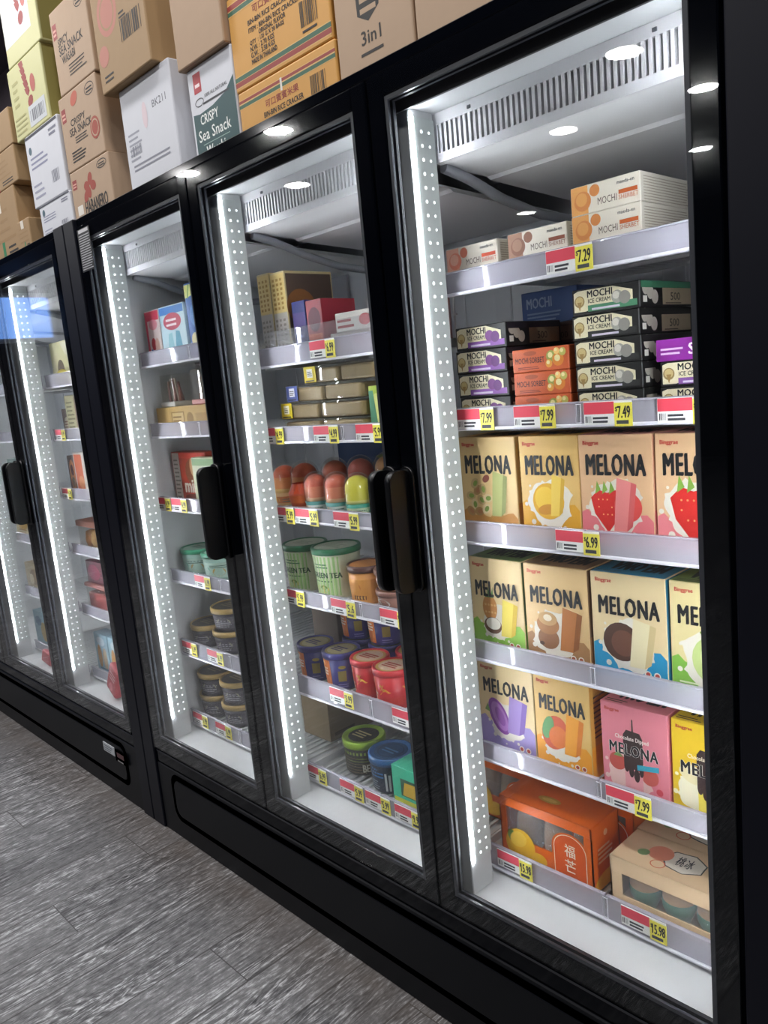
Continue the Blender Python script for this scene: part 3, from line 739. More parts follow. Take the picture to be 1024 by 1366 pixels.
PB = [(1, 3, -.604, .155, '#e9c98e', f_pistachio, '#d0934a', '#b98a48', 'cream and tan box of pistachio ice pops with nuts on it', '#d9b67a'),
      (1, 3, -.4445, .142, '#e6bd72', f_mango_y, '#e2a62a', '#c79a40', 'amber box of ice pops with yellow mango in a milk splash', '#d6a75a'),
      (1, 3, -.2955, .155, '#e9bd92', f_straw, '#ea7f86', '#d98f86', 'pink and cream strawberry ice pop box beside the amber mango box', '#e0a98a'),
      (1, 3, -.1355, .155, '#ecc296', f_straw2, '#f08a90', '#d98f86', 'strawberry ice pop box partly cut off by the black door frame', '#e0a98a'),
      (1, 4, -.6045, .147, CR, f_pine, '#8fc24a', '#6d8a52', 'cream and green box of ice pops with pineapple and coconut', '#58784a'),
      (1, 4, -.4475, .157, '#e3c08a', f_coffee, '#a87b4e', '#8d6a48', 'tan and brown coffee ice pop box with latte cup and caramel bar', '#7c5f44'),
      (1, 4, -.282, .160, '#edd5a6', f_coco, '#2b97c6', '#2f83a8', 'cream and blue box of coconut ice pops', '#2f7fa4'),
      (1, 4, -.117, .157, '#ead9a0', f_melon, '#86bf4c', '#7a8f4e', 'cream and green melon ice pop box cut off by the door frame', '#6c8048'),
      (1, 5, -.600, .157, CR, f_ube, '#a493cf', '#8e7ab8', 'cream and lavender box of purple yam ice pops', '#c9ae86'),
      (1, 5, -.4495, .141, '#e8bf72', f_mango_o, '#eda02c', '#d08a3a', 'tan and orange box of ice pops with red-green mango', '#d9a04a')]
for b, s, x, w_, base, fr, sc, tc, lab, sb in PB:
    o = carton('ice_pop_box', w_, .12, .218, P(base, .42), fr, pop_side(sc), pop_top, .0015, P(tc, .45), P(sb, .45))
    put(o, (x, YF + (0.002 if x > -.3 else 0), DECK[b, s])); tag(o, lab, 'box', 'boxed ice pops')
for x, base, fr, lab in ((-.283, '#e88a98', f_pink, 'pink box of chocolate dipped ice pops with strawberries'), (-.130, '#edc530', f_yell, 'bright yellow box of chocolate dipped banana ice pops')):
    o = carton('ice_pop_box', .146, .12, .190, P(base, .42), fr, pop_side(base), pop_top)
    put(o, (x, YF + .004, DECK[1, 5])); tag(o, lab, 'box', 'boxed ice pops')

# ------------------------------------------------------------------ goods: mochi boxes
BLK = '#1c1c1c'
def balls(a, cs, x=.68, y=.52, r=.085):
    for k, c in enumerate(cs): a.circ(x + k * r * 1.25, y - .06 * k, r, P(c, .45), 14); a.circ(x + k * r * 1.25 - .015, y - .06 * k + .06, r * .6, P('#d8d2c8' if c == '#a8a59c' else c, .45), 10)
def mochi_front(bandc, ballc, green=False):
    def f(a):
        a.poly([(.03, .12), (.03, .86), (.10, .94), (.62, .94), (.90, .70), (.90, .30), (.5, .30), (.2, .12)], P('#e9dfbd', .45))
        a.poly([(.24, .10), (.96, .10), (.96, .34), (.24, .34)], P(bandc, .45))
        a.lines(.30, .14, .72, .30, 1, P('#d8cfe0', .5), .5, .1)
        a.circ(.115, .52, .078, P('#9a8250', .5), 16); a.circ(.115, .54, .06, P('#cdb57a', .5), 14); a.poly([(.08, .5), (.15, .5), (.115, .14)], P('#a3834a', .5))
        balls(a, ballc)
        a.text('MOCHI', .24, .64, INK, hgt=.26, wid=.37, bold=.04); a.text('ICE CREAM', .25, .42, INK, hgt=.16, wid=.33, bold=.025)
    return f
def mochi_side(bandc):
    def f(a):
        for x, y in ((.10, .72), (.18, .55), (.26, .38)): a.circ(x, y, .06, P('#bdb6a8', .5), 14)
        a.rect(.05, .18, .12, .42, P('#e8e4da', .5)); a.rect(.40, .08, .96, .72, P('#a3957a', .5)); a.rect(.02, .72, .98, .97, P(bandc, .45))
        a.text('500', .55, .25, P('#4b4336', .5), hgt=.3, wid=.18, bold=.02); a.lines(.45, .12, .8, .2, 1, P('#4b4336', .5), .5)
    return f
def stack(n, x, w_, h_, d_, y, z, fn, base, cat='box', labels=None, group=None, jit=.004, top=None):
    proto = None
    for k in range(n):
        if proto is None: o = proto = fn()
        else: o = proto.copy(); COL.objects.link(o)
        o.location = (x + random.uniform(-jit, jit), y + random.uniform(0, jit), z + k * h_)
        tag(o, labels[k], cat, group)
GM = 'boxed mochi on the second shelf'
stack(4, -.5985, .137, .0505, .2, YF, DECK[1, 2], lambda: carton('mochi_box', .137, .2, .0500, P(BLK, .4), mochi_front('#8c5aa8', ['#7d4a86', '#6a3c78']), mochi_side('#2a2630')), BLK, 'box',
      ['black and cream ube mochi box with purple balls, %s' % q for q in ('lowest of its stack of four', 'second from the bottom of its stack', 'third from the bottom of its stack', 'on top of its stack of four')], GM)
def sorbet_front(a):
    a.text('MOCHI SORBET', .06, .38, INK, hgt=.24, wid=.52, bold=.015); a.lines(.1, .12, .5, .26, 2, P('#7a2c12', .5), .5, .1); a.oval(.33, .80, .12, .10, P('#a34a22', .5), 14)
    for x, y, r, c in ((.70, .60, .085, '#93a04a'), (.66, .30, .06, '#e09a3a'), (.82, .45, .10, '#d9822a'), (.90, .75, .06, '#b9b45a'), (.80, .80, .05, '#f0c070')): a.circ(x, y, r, P(c, .45), 14); a.circ(x - .012, y + .05, r * .5, P('#e9dca0', .5), 10)
stack(3, -.4495, .135, .047, .2, YF + .002, DECK[1, 2], lambda: carton('mochi_box', .135, .2, .0465, P('#c95a2a', .4), sorbet_front, lambda a: a.lines(.1, .2, .9, .8, 3, P('#8a3a1a', .5), .4)), '', 'box',
      ['orange mochi sorbet box with green and orange fruit, %s' % q for q in ('lowest of its stack of three', 'middle of its stack of three', 'on top of its stack of three')], GM)
o = carton('mochi_box', .14, .2, .047, P('#4a3432', .4), lambda a: (balls(a, ['#6a4048', '#5c3a44'], .3, .5), a.rect(.55, .15, .95, .8, P('#6b5648', .5)), a.text('500', .65, .25, P('#2c2420', .5), hgt=.3, wid=.2)))
put(o, (-.565, .395, DECK[1, 2] + .150)); tag(o, 'dark brown mochi box showing behind and above the orange stack', 'box', GM)
for k, (z, y) in enumerate(((0, .40), (.0495, .40), (.099, .40))):
    q = carton('mochi_box', .15, .2, .048, P('#26262c', .4), mochi_front('#4a4a58', ['#5a5860', '#4c4a52'])); put(q, (-.575, .395, DECK[1, 2] + z)); tag(q, 'dim black mochi box at the back behind the dark brown box, %s' % ('lowest', 'middle', 'highest')[k], 'box', GM)
o2 = carton('mochi_box', .15, .19, .075, P('#3f5f9a', .4), lambda a: (a.text('MOCHI', .10, .5, P('#a8bcdc', .5), hgt=.3, wid=.45, bold=.03), a.lines(.1, .1, .8, .42, 3, P('#8aa2cc', .5))))
put(o2, (-.565, .40, DECK[1, 2] + .198)); tag(o2, 'blue carton lying behind and above the orange sorbet stack', 'box', GM)
labs = ['white-cream mochi box with grey balls, %s' % q for q in ('lowest of its stack of five', 'second from the bottom of its stack', 'middle of its stack of five', 'second from the top of its stack')]
stack(4, -.2985, .139, .0478, .21, YF, DECK[1, 2], lambda: carton('mochi_box', .139, .21, .0473, P(BLK, .4), mochi_front('#2d2d2d', ['#a8a59c', '#908d86']), mochi_side('#20201f')), '', 'box', labs, GM)
o = carton('mochi_box', .139, .21, .0473, P(BLK, .4), mochi_front('#4d8a68', ['#a8a59c', '#908d86']), mochi_side('#3f7a5c'))
put(o, (-.2975, YF, DECK[1, 2] + 4 * .0478)); tag(o, 'mochi box with a green band, top of the white-cream stack of five', 'box', GM)
labs = ['black and cream ube mochi box beside the black door frame, %s' % q for q in ('lower of two', 'upper of two')]
stack(2, -.128, .137, .0455, .2, YF, DECK[1, 2], lambda: carton('mochi_box', .137, .2, .045, P(BLK, .4), mochi_front('#8c5aa8', ['#7d4a86', '#6a3c78']), mochi_side('#2a2630')), '', 'box', labs, GM, .003)
o = carton('mochi_box', .15, .2, .038, P('#8f2f9a', .4), lambda a: (a.text('Sweet', .40, .25, P('#f2e8f2', .5), hgt=.5, wid=.45, bold=.04), a.lines(.06, .3, .34, .7, 2, P('#e8c8ec', .5), .45)), lambda a: a.lines(.1, .2, .9, .8, 3, P('#c080c8', .5)))
put(o, (-.127, YF, DECK[1, 2] + .091)); tag(o, 'bright purple flat mochi box on two ube boxes', 'box', GM)

def sherbet_front(fc, fc2, tc):
    def f(a):
        a.rect(.01, .02, .26, .98, P(fc2, .45)); a.circ(.18, .46, .125, P(fc, .45), 18); a.circ(.165, .52, .085, P(fc2, .45), 16); a.circ(.36, .74, .075, P(fc, .45), 16)
        a.text('MOCHI', .40, .22, P('#5b4a40', .5), hgt=.24, wid=.27, bold=.0); a.rect(.70, .40, .96, .54, P(tc, .5)); a.text('SHERBET', .70, .22, P(tc, .5), hgt=.15, wid=.27)
        a.text('maeda-en', .68, .74, INK2, hgt=.12, wid=.24, bold=.02)
    return f
def plain_lines(a): a.lines(.05, .08, .95, .92, 9, P('#b7aa98', .5), .3, .1)
G1 = 'cream mochi sherbet boxes on the top shelf'
for x, y, z, cs, lab in ((-.612, .195, 0, ('#e98a72', '#f0b29c', '#d2573c'), 'cream and pink mochi sherbet box, alone beside the light strip'),
                         (-.446, .195, 0, ('#8a5a42', '#a87a60', '#8a4a34'), 'cream and chocolate brown mochi sherbet box'),
                         (-.289, YF, 0, ('#d98a4a', '#e6a55e', '#c9632c'), 'cream and orange mochi sherbet box, lower of two'),
                         (-.2885, YF, .0512, ('#d98a4a', '#e6a55e', '#c9632c'), 'cream and orange mochi sherbet box, upper of two')):
    o = carton('mochi_box', .140, .2, .0510, P('#ece4d6', .42), sherbet_front(*cs), plain_lines, None)
    put(o, (x, y, DECK[1, 1] + z)); tag(o, lab, 'box', G1)

# ------------------------------------------------------------------ goods: fruit gift boxes on the bottom shelf
def gift_box(x, y, lab, full=True):
    w_, d_, h_ = .25, .112, .160
    root = thing('gift_box', lab, 'box', (x, y, DECK[1, 6]), 'orange gift boxes')
    X, Y, Z = x, y, DECK[1, 6]
    org = P('#e2661a', .35); mb = MB()
    t = .003
    mb.box(X - w_ / 2, X + w_ / 2, Y, Y + d_, Z, Z + t, org); mb.box(X - w_ / 2, X + w_ / 2, Y, Y + d_, Z + h_ - t, Z + h_, org, .001)
    mb.box(X - w_ / 2, X - w_ / 2 + t, Y, Y + d_, Z + t, Z + h_ - t, org); mb.box(X + w_ / 2 - t, X + w_ / 2, Y, Y + d_, Z + t, Z + h_ - t, org)
    mb.box(X - w_ / 2, X + w_ / 2, Y + d_ - t, Y + d_, Z + t, Z + h_ - t, org)
    # front: frame round the window, solid under and beside it
    wx0, wx1, wz0, wz1 = X - w_ / 2 + .018, X + w_ / 2 - .020, Z + .062, Z + h_ - .024
    mb.box(X - w_ / 2, X + w_ / 2, Y, Y + t, Z, wz0, org); mb.box(X - w_ / 2, X + w_ / 2, Y, Y + t, wz1, Z + h_, org, .0008)
    mb.box(X - w_ / 2, wx0, Y, Y + t, wz0, wz1, org); mb.box(wx1, X + w_ / 2, Y, Y + t, wz0, wz1, org)
    a = Art(mb, (X - w_ / 2, Y, Z + h_), (1, 0, 0), (0, 1, 0), w_, d_); a.oval(.45, .42, .12, .11, P('#c9a24a', .45), 18); a.oval(.45, .42, .08, .06, P('#e0bf6a', .45), 14)
    a = Art(mb, (X + w_ / 2, Y, Z), (0, 1, 0), (0, 0, 1), d_, h_); a.circ(.5, .80, .07, P('#f0b48a', .5), 14); a.lines(.2, .40, .8, .66, 4, P('#f2c29c', .5), .5); a.oval(.5, .1, .45, .14, P('#efb02c', .45))
    a = Art(mb, (X - w_ / 2, Y, Z), (1, 0, 0), (0, 0, 1), w_, h_)
    # the lemon-yellow fruit, and the arched label
    a.oval(.22, .30, .17, .25, P('#edb426', .45), 24, .5); a.oval(.40, .16, .12, .12, P('#edb426', .45), 18, .3); a.oval(.13, .40, .05, .10, P('#7fa04a', .5), 12, .3); a.oval(.20, .38, .10, .12, P('#f4c84a', .45), 16, .5)
    def arch(m, g):
        pts = [(.60 + g, .0 + .012), (.94 - g, .012)]
        for k in range(13): t_ = math.pi * k / 12; pts.append((.77 + (.17 - g) * math.cos(t_), .55 + (.22 - 1.4 * g) * math.sin(t_)))
        a.poly(pts, m)
    arch(org, -.02); arch(P('#f6ead8', .5), .0); arch(P('#de5a1a', .4), .008)
    a.text('福', .715, .44, P('#f8efe0', .5), hgt=.19, wid=.11, bold=.01); a.text('芒', .715, .21, P('#f8efe0', .5), hgt=.19, wid=.11, bold=.01); a.lines(.70, .08, .84, .14, 1, P('#f0c9a8', .5), .5, .05)
    mb.build('carton', root)
    mb = MB(); mb.box(wx0 - .004, wx1 + .004, Y + t, Y + t + .0008, wz0 - .004, wz1 + .004, CLEAR); mb.build('window_film', root)
    for k in range(3):
        c = (X - .078 + k * .078, Y + .055, Z + t)
        mb = MB(); mb.lathe([(.018, 0), (.030, .02), (.034, .055), (.030, .095), (.018, .118), (0, .124)], P('#c9a888', .4), 20, c)
        mb.build('wrapped_fruit', root)
    return root
gift_box(-.5175, YF, 'orange gift box with fruit window and white arched label, in front on the bottom shelf')
gift_box(-.735, .302, 'orange gift box mostly hidden behind the front orange gift box')
gift_box(-.482, .302, 'orange gift box at the back between the front one and the peach boxes')
def peach_box(x, y, lab):
    w_, d_, h_ = .262, .118, .120; X, Y, Z = x, y, DECK[1, 6]
    root = thing('peach_box', lab, 'box', (x, y, Z), 'pale peach gift boxes')
    pk = P('#f0cfa8', .42); t = .003; mb = MB()
    mb.box(X - w_ / 2, X + w_ / 2, Y, Y + d_, Z, Z + t, pk); mb.box(X - w_ / 2, X + w_ / 2, Y, Y + d_, Z + h_ - t, Z + h_, pk, .001)
    mb.box(X - w_ / 2, X - w_ / 2 + t, Y, Y + d_, Z + t, Z + h_ - t, pk); mb.box(X + w_ / 2 - t, X + w_ / 2, Y, Y + d_, Z + t, Z + h_ - t, pk); mb.box(X - w_ / 2, X + w_ / 2, Y + d_ - t, Y + d_, Z + t, Z + h_ - t, pk)
    wx0, wx1, wz0, wz1 = X - w_ / 2 + .026, X + w_ / 2 - .026, Z + .034, Z + .084
    mb.box(X - w_ / 2, X + w_ / 2, Y, Y + t, Z, wz0, pk); mb.box(X - w_ / 2, X + w_ / 2, Y, Y + t, wz1, Z + h_, pk, .0008); mb.box(X - w_ / 2, wx0, Y, Y + t, wz0, wz1, pk); mb.box(wx1, X + w_ / 2, Y, Y + t, wz0, wz1, pk)
    a = Art(mb, (X - w_ / 2, Y, Z), (1, 0, 0), (0, 0, 1), w_, h_)
    a.lines(.05, .08, .95, .16, 1, P('#e69a86', .5), .2, .02); a.oval(.88, .84, .05, .07, P('#eda58c', .5), 14); a.lines(.3, .16, .5, .22, 1, P('#8a6a5a', .5), .5)
    a = Art(mb, (X - w_ / 2, Y, Z + h_), (1, 0, 0), (0, 1, 0), w_, d_)
    a.oval(.52, .52, .17, .30, P('#4a4a48', .5), 14, 0, .05); a.oval(.52, .52, .16, .275, P('#f0e8dc', .5), 14, 0, .05); a.oval(.32, .56, .10, .22, P('#ec9478', .5), 16, .3); a.oval(.20, .42, .05, .10, P('#8fae7a', .5), 10, .6)
    a.text('桃', .46, .40, INK2, hgt=.28, wid=.06, bold=.01); a.text('冰', .53, .40, INK2, hgt=.28, wid=.06, bold=.01); a.ring(.36, .24, .06, .12, .008, P('#dd6a50', .5)); a.oval(.90, .25, .05, .12, P('#e8a088', .5), 12)
    mb.build('carton', root)
    mb = MB(); mb.box(wx0 - .004, wx1 + .004, Y + t, Y + t + .0008, wz0 - .004, wz1 + .004, CLEAR); mb.build('window_film', root)
    for k in range(3):
        c = (X - .074 + k * .074, Y + .045, Z + t)
        mb = MB(); mb.lathe([(.022, 0), (.034, .03), (.0345, .048)], P('#4f8f72', .45), 22, c); mb.lathe([(.0335, .048), (.033, .062), (.025, .080), (.012, .088), (0, .09)], P('#e0b88c', .45), 22, c, cap0=False)
        mb.build('peach_cup', root)
    return root
peach_box(-.219, YF, 'pale peach gift box with a window of green cups, nearer the shelf rail')
peach_box(-.222, .308, 'pale peach gift box behind the one with the window showing')

# ------------------------------------------------------------------ goods of the second bay
def box_at(name, x0, x1, y, z, h, d, base, front, label, group=None, cat='box', side=None, top=None, rot=0.0, bs=None, bt=None):
    o = carton(name, x1 - x0, d, h, base if not isinstance(base, str) else P(base, .42), front, side, top, .0012, bt, bs)
    put(o, ((x0 + x1) / 2, y, z), rot); return tag(o, label, cat, group)
def tub(name, x, y, z, r, h, label, group, lid, body, art, lidart=None, rim=.018, seg=36, cat='tub', aim=None, arc=2.6, taper=.86, shine=.35):
    """round ice cream tub: tapering cup with a wrapped print, and a rimmed lid"""
    t = thing(name, label, cat, (x, y, z), group)
    mb = MB(); hb = h - rim * .6
    rb = r * taper
    mb.lathe([(rb * .94, 0), (rb, .004), (r * .965, hb)], P(body, shine), seg, (x, y, z))
    if aim is None: aim = math.atan2(-1.1538 - y, .4846 - x) * .5 + (-math.pi / 2) * .5
    if art: art(CylArt(mb, (x, y, z), rb + .0004, r * .965 + .0004, .006, hb - rim * .5, aim, arc))
    mb.build('cup', t)
    mb = MB()
    mb.lathe([(r * .97, h - rim), (r * 1.015, h - rim), (r * 1.02, h - .004), (r * .985, h), (r * .93, h), (r * .92, h - .003), (0, h - .003)], [P(lid, .3)] * 6, seg, (x, y, z), cap0=False, cap1=False)
    if lidart:
        a = Art(mb, (x - r, y - r, z + h - .003), (1, 0, 0), (0, 1, 0), 2 * r, 2 * r); lidart(a)
    mb.build('lid', t)
    return t
d = lambda b, s: DECK[b, s]
# top shelf
def spine(a):
    a.rect(.02, .55, .98, .98, P('#dcc27e', .5)); a.rect(.02, .02, .98, .54, P('#b7b1ab', .5))
    for k in range(3): a.lines(.12 + .28 * k, .58, .30 + .28 * k, .95, 7, P('#a8843c', .5), .55)
    for k in range(3): a.lines(.12 + .28 * k, .06, .30 + .28 * k, .50, 8, P('#8c8580', .5), .5)
box_at('tall_carton', -1.392, -1.336, .20, d(2, 1), .243, .17, '#cbb98c', spine, 'tall cream and grey carton with a printed spine beside the light strip', 'tall cartons', side=lambda a: a.rect(.03, .03, .97, .97, P('#57463c', .5)))
box_at('tall_carton', -1.331, -1.268, .20, d(2, 1), .238, .17, '#cbb98c', spine, 'tall cream and grey carton next to the small navy box', 'tall cartons', side=lambda a: (a.rect(.03, .03, .97, .97, P('#57463c', .5)), a.oval(.3, .6, .3, .2, P('#8a5a30', .5))))
box_at('carton', -1.249, -1.193, .20, d(2, 1), .150, .12, '#2b3170', lambda a: (a.rect(.05, .5, .95, .8, P('#4a3a7a', .5)), a.lines(.1, .1, .9, .45, 4, P('#6a70b0', .5))), 'small navy box between a tall cream carton and a red box')
box_at('carton', -1.189, -1.125, .20, d(2, 1), .145, .12, '#8e2c38', lambda a: (a.rect(.05, .04, .95, .40, P('#b5563a', .5)), a.oval(.5, .65, .4, .22, P('#5a2030', .5))), 'small dark red box behind the clear shelf guard')
for k, (x0, x1, z, h, rt, lab) in enumerate(((-1.10, -.95, 0, .05, 0, 'flat grey and red pack, undermost behind the clear guard'), (-1.07, -.93, .05, .047, .06, 'flat white pack with red print lying on another pack'), (-.93, -.80, 0, .1, -.05, 'pink and red flat pack next to the door frame'))):
    box_at('flat_pack', x0, x1, .20, d(2, 1) + z, h, .13, ('#a9a1a0', '#d9d4cf', '#c79a98')[k], lambda a: (a.lines(.05, .2, .5, .8, 2, P('#9a3036', .5)), a.oval(.75, .5, .15, .3, P('#b0434a', .5))), lab, 'flat packs on the top shelf', rot=rt, top=lambda a: (a.poly([(.1, .1), (.6, .2), (.5, .8), (.05, .7)], P('#c9424a', .5)), a.lines(.6, .2, .95, .8, 4, P('#8a8a8a', .5))))
mb = MB()
for k in range(15):
    x = -1.12 + k * .022; mb.box(x - .0018, x + .0018, .358, .362, d(2, 1), d(2, 1) + .14, WIRE)
mb.box(-1.125, -.805, .357, .363, d(2, 1) + .137, d(2, 1) + .142, WIRE); mb.box(-1.125, -.805, .357, .363, d(2, 1) + .06, d(2, 1) + .064, WIRE)
tag(mb.build('wire_divider', None, (-.96, .36, d(2, 1))), 'white wire divider standing upright behind the flat packs', 'divider')
# trays
def tray(x0, x1, z, lab, lc, label_at='end', dpt=.17):
    w_ = x1 - x0; h_ = .046; X, Y, Z = (x0 + x1) / 2, YF + .012, z
    t = thing('plastic_tray', lab, 'tray', (X, Y, Z), 'stacked plastic trays')
    mb = MB(); mb.box(x0 + .004, x1 - .004, Y, Y + dpt, Z, Z + h_ - .008, P('#a08a62', .4, noise=.15, scale=30), .006, 2); mb.build('filling', t)
    mb = MB(); mb.box(x0 + .0005, x1 - .0005, Y - .003, Y + dpt + .003, Z, Z + h_ - .002, DOME, .006, 2)
    mb.box(x0 - .002, x1 + .002, Y - .005, Y + dpt + .005, Z + h_ - .006, Z + h_ - .001, DOME, .002); mb.build('clear_box', t)
    if lc:
        mb = MB(); lw = .048; a0 = x0 + .01
        mb.box(a0, a0 + lw, Y - .0062, Y - .005, Z + .002, Z + h_ - .002, P(lc[0], .45))
        a = Art(mb, (a0, Y - .0062, Z + .002), (1, 0, 0), (0, 0, 1), lw, h_ - .004)
        a.rect(.25, .30, .75, .85, P(lc[1], .5)); a.lines(.3, .4, .7, .75, 3, P('#5a5a4a', .5)); a.lines(.1, .06, .9, .2, 1, INK2, .6)
        mb.build('end_label', t)
    return t
Z2 = d(2, 2)
tray(-1.335, -1.172, Z2, 'brown filled clear tray hidden below the rail top, undermost by the light strip', None)
tray(-1.168, -1.002, Z2, 'brown filled clear tray hidden below the rail top, undermost beside the lime pack', None)
Z2 += .0465
tray(-1.345, -1.175, Z2, 'brown filled clear tray with a yellow end label, lowest by the light strip', ('#e6cc2a', '#f0ead0'))
tray(-1.170, -1.000, Z2, 'brown filled clear tray without label, lowest row beside the lime pack', None)
tray(-1.312, -1.150, Z2 + .0465, 'brown filled clear tray with a blue and white end label, middle row', ('#5a68a8', '#e4e4ea'))
tray(-1.146, -1.000, Z2 + .0465, 'brown filled clear tray in the middle row between label and lime pack', None)
tray(-1.225, -1.080, Z2 + .093, 'brown filled clear tray with a yellow label, on top of the pile', ('#e3c81f', '#efe9d4'))
tray(-1.076, -.940, Z2 + .093, 'brown filled clear tray on top of the pile by the door frame', None)
Z2 = d(2, 2)
box_at('snack_pack', -.966, -.86, .19, Z2, .118, .09, '#a9bf4a', lambda a: (a.oval(.3, .5, .3, .35, P('#d6dd86', .5)), a.poly([(.0, .0), (.25, .1), (.15, .9), (0, .9)], P('#4f8a6a', .5))), 'lime green pack between the brown trays and the door frame', None, 'pack')
# dome cups
def dome_cup(x, y, z, r, h, lab, fruit, basec, label_c):
    t = thing('dome_cup', lab, 'cup', (x, y, z), 'dome topped fruit cups'); b = h * .30
    mb = MB(); mb.lathe([(r * .72, 0), (r * .94, b)], P(basec, .4), 28, (x, y, z))
    a = CylArt(mb, (x, y, z), r * .72 + .0006, r * .94 + .0006, .004, b - .003, -1.1, 2.6)
    a.rect(.05, .1, .95, .75, P(label_c, .45)); a.oval(.3, .45, .1, .3, P('#e9b84a', .5), 10); a.lines(.5, .2, .9, .65, 2, P('#4a6a60', .5))
    mb.build('cup_base', t)
    m0, m1 = P(fruit[0], .4), P(fruit[1], .4)
    mb = MB(); n = 9; pr = [(r * .86, b * .98)]
    hb = h * .93 - r * .84
    pr += [(r * .86, max(hb * .6, b * 1.05)), (r * .86, hb)]
    pr += [(r * .86 * math.cos(k / n * math.pi / 2), hb + r * .84 * math.sin(k / n * math.pi / 2)) for k in range(1, n + 1)]
    mb.lathe(pr, [m1, P(fruit[2] if len(fruit) > 2 else fruit[0], .4)] + [m0] * n, 28, (x, y, z), cap1=False); mb.build('fruit_ice', t)
    mb = MB(); hb2 = h - r * .95
    mb.lathe([(r * .98, b), (r, b + .004), (r * .96, hb2)] + [(r * .96 * math.cos(k / n * math.pi / 2), hb2 + r * .95 * math.sin(k / n * math.pi / 2)) for k in range(1, n + 1)], DOME, 28, (x, y, z), cap0=False, cap1=False)
    mb.build('clear_dome', t); return t
Z3 = d(2, 3)
PEACH = ('#d05a30', '#e2bc70', '#dc8a48'); PEACH2 = ('#cb5a40', '#e0b088', '#d67c5c'); LEM = ('#d2ca34', '#dcd47a')
for x, y, r, h, lab, fr, bc, lc in ((-1.262, .228, .039, .118, 'small dome cup of peach ice, first beside the red paper cup', PEACH2, '#4f8f8c', '#dfe5e0'),
                                   (-1.172, .228, .039, .119, 'small dome cup of peach ice between the first small cup and the yellow one', PEACH2, '#4f8f8c', '#dfe5e0'),
                                   (-1.085, .228, .041, .118, 'dome cup of bright yellow lemon ice', LEM, '#3f9a86', '#cfe6c0'),
                                   (-.990, .228, .039, .118, 'pale cream dome cup half hidden by the door handle', ('#dfe0a8', '#e6e2c0'), '#3f9a86', '#cfe6c0'),
                                   (-1.505, .300, .043, .132, 'tall peach dome cup beside the light strip, behind the red paper cup', PEACH, '#c9a06a', '#b46a3c'),
                                   (-1.404, .300, .046, .140, 'tall orange peach dome cup with a pale foot, second from the light strip', PEACH, '#d0b080', '#b46a3c'),
                                   (-1.284, .320, .043, .146, 'tall dark peach dome cup in the back row above the first small cup', ('#b85636', '#c07a4a'), '#8a6a4a', '#9a5a3c'),
                                   (-1.176, .325, .043, .152, 'tall dark red dome cup in the back row behind the yellow one', ('#a8483a', '#b06a4a'), '#8a6a4a', '#9a5a3c'),
                                   (-1.075, .335, .040, .160, 'brown dome cup in the back row closest to the door frame', ('#9a6a3a', '#a87a4a'), '#8a6a4a', '#9a5a3c')):
    dome_cup(x, y, Z3, r, h, lab, fr, bc, lc)
t = thing('paper_cup', 'red and orange paper cup with a zigzag top beside the light strip', 'cup', (-1.335, .232, Z3))
mb = MB(); mb.lathe([(.032, 0), (.041, .055)], P('#d5562a', .45), 28, (-1.335, .232, Z3))
a = CylArt(mb, (-1.335, .232, Z3), .0325, .0415, 0, .055, -1.1, 3); a.rect(.1, .5, .9, .9, P('#e8743a', .5)); a.lines(.1, .1, .9, .4, 2, P('#e9b09a', .5)); mb.build('cup', t)
mb = MB(); n = 14
for k in range(n):
    p = lambda q, r_, z_: (-1.335 + r_ * math.cos(q * 2 * math.pi / n), .232 + r_ * math.sin(q * 2 * math.pi / n), Z3 + z_)
    mb.face([p(k, .041, .055), p(k + 1, .041, .055), p(k + .5, .028, .082)], P('#e2501f', .45)); mb.face([p(k, .041, .055), p(k + .5, .028, .082), p(k - .5, .028, .082)], P('#c9451c', .45))
mb.build('folded_top', t)
box_at('carton', -1.45, -1.10, .48, Z3, .17, .15, '#27477a', lambda a: a.poly([(.5, .75), (1, .95), (1, .85), (.6, .65)], P('#6a8a4a', .5)), 'dark blue carton standing behind the peach dome cups')
# green tea tubs
def green(a):
    a.rect(0, 0, 1, 1, P('#cfd2b4', .45)); a.rect(.02, .02, .62, .98, P('#9cc47e', .45)); a.rect(.04, .05, .58, .42, P('#b4d48e', .45))
    a.text('GREEN TEA', .06, .46, P('#274a32', .5), hgt=.13, wid=.60, bold=.05); a.lines(.08, .36, .55, .42, 1, P('#3a6a44', .5)); a.lines(.15, .70, .5, .84, 2, P('#4a7a50', .5)); a.oval(.26, .18, .15, .10, P('#d9c46a', .5), 14); a.oval(.30, .22, .08, .05, P('#7a9a4a', .5), 12)
def green_lid(a): a.circ(.5, .5, .44, P('#bfc6b2', .4), 28); a.lines(.25, .35, .75, .65, 4, P('#8a9a84', .5), .4)
Z4 = d(2, 4)
tub('ice_cream_tub', -1.392, .262, Z4, .068, .142, 'large pale green tea tub with a green lid, beside the light strip', 'green tea tubs', '#2f6f4c', '#cfd0b6', green, green_lid, aim=-0.95, arc=2.6)
tub('ice_cream_tub', -1.247, .262, Z4, .072, .145, 'large pale green tea tub with a green lid, next to the orange tub', 'green tea tubs', '#2f6f4c', '#cfd0b6', green, green_lid, aim=-0.95, arc=2.6)
tub('ice_cream_tub', -1.108, .250, Z4, .055, .108, 'orange ice cream tub with a dark brown rim and orange lid', None, '#5a3a34', '#d8924a', lambda a: (a.rect(0, 0, 1, .8, P('#dc9a4e', .45)), a.oval(.3, .5, .2, .2, P('#c87a36', .5)), a.rect(.3, .1, .6, .24, P('#6a4434', .5)), a.rect(.34, .13, .56, .21, P('#dcae6a', .5))), lambda a: a.circ(.5, .5, .43, P('#cf8a4e', .4), 24))
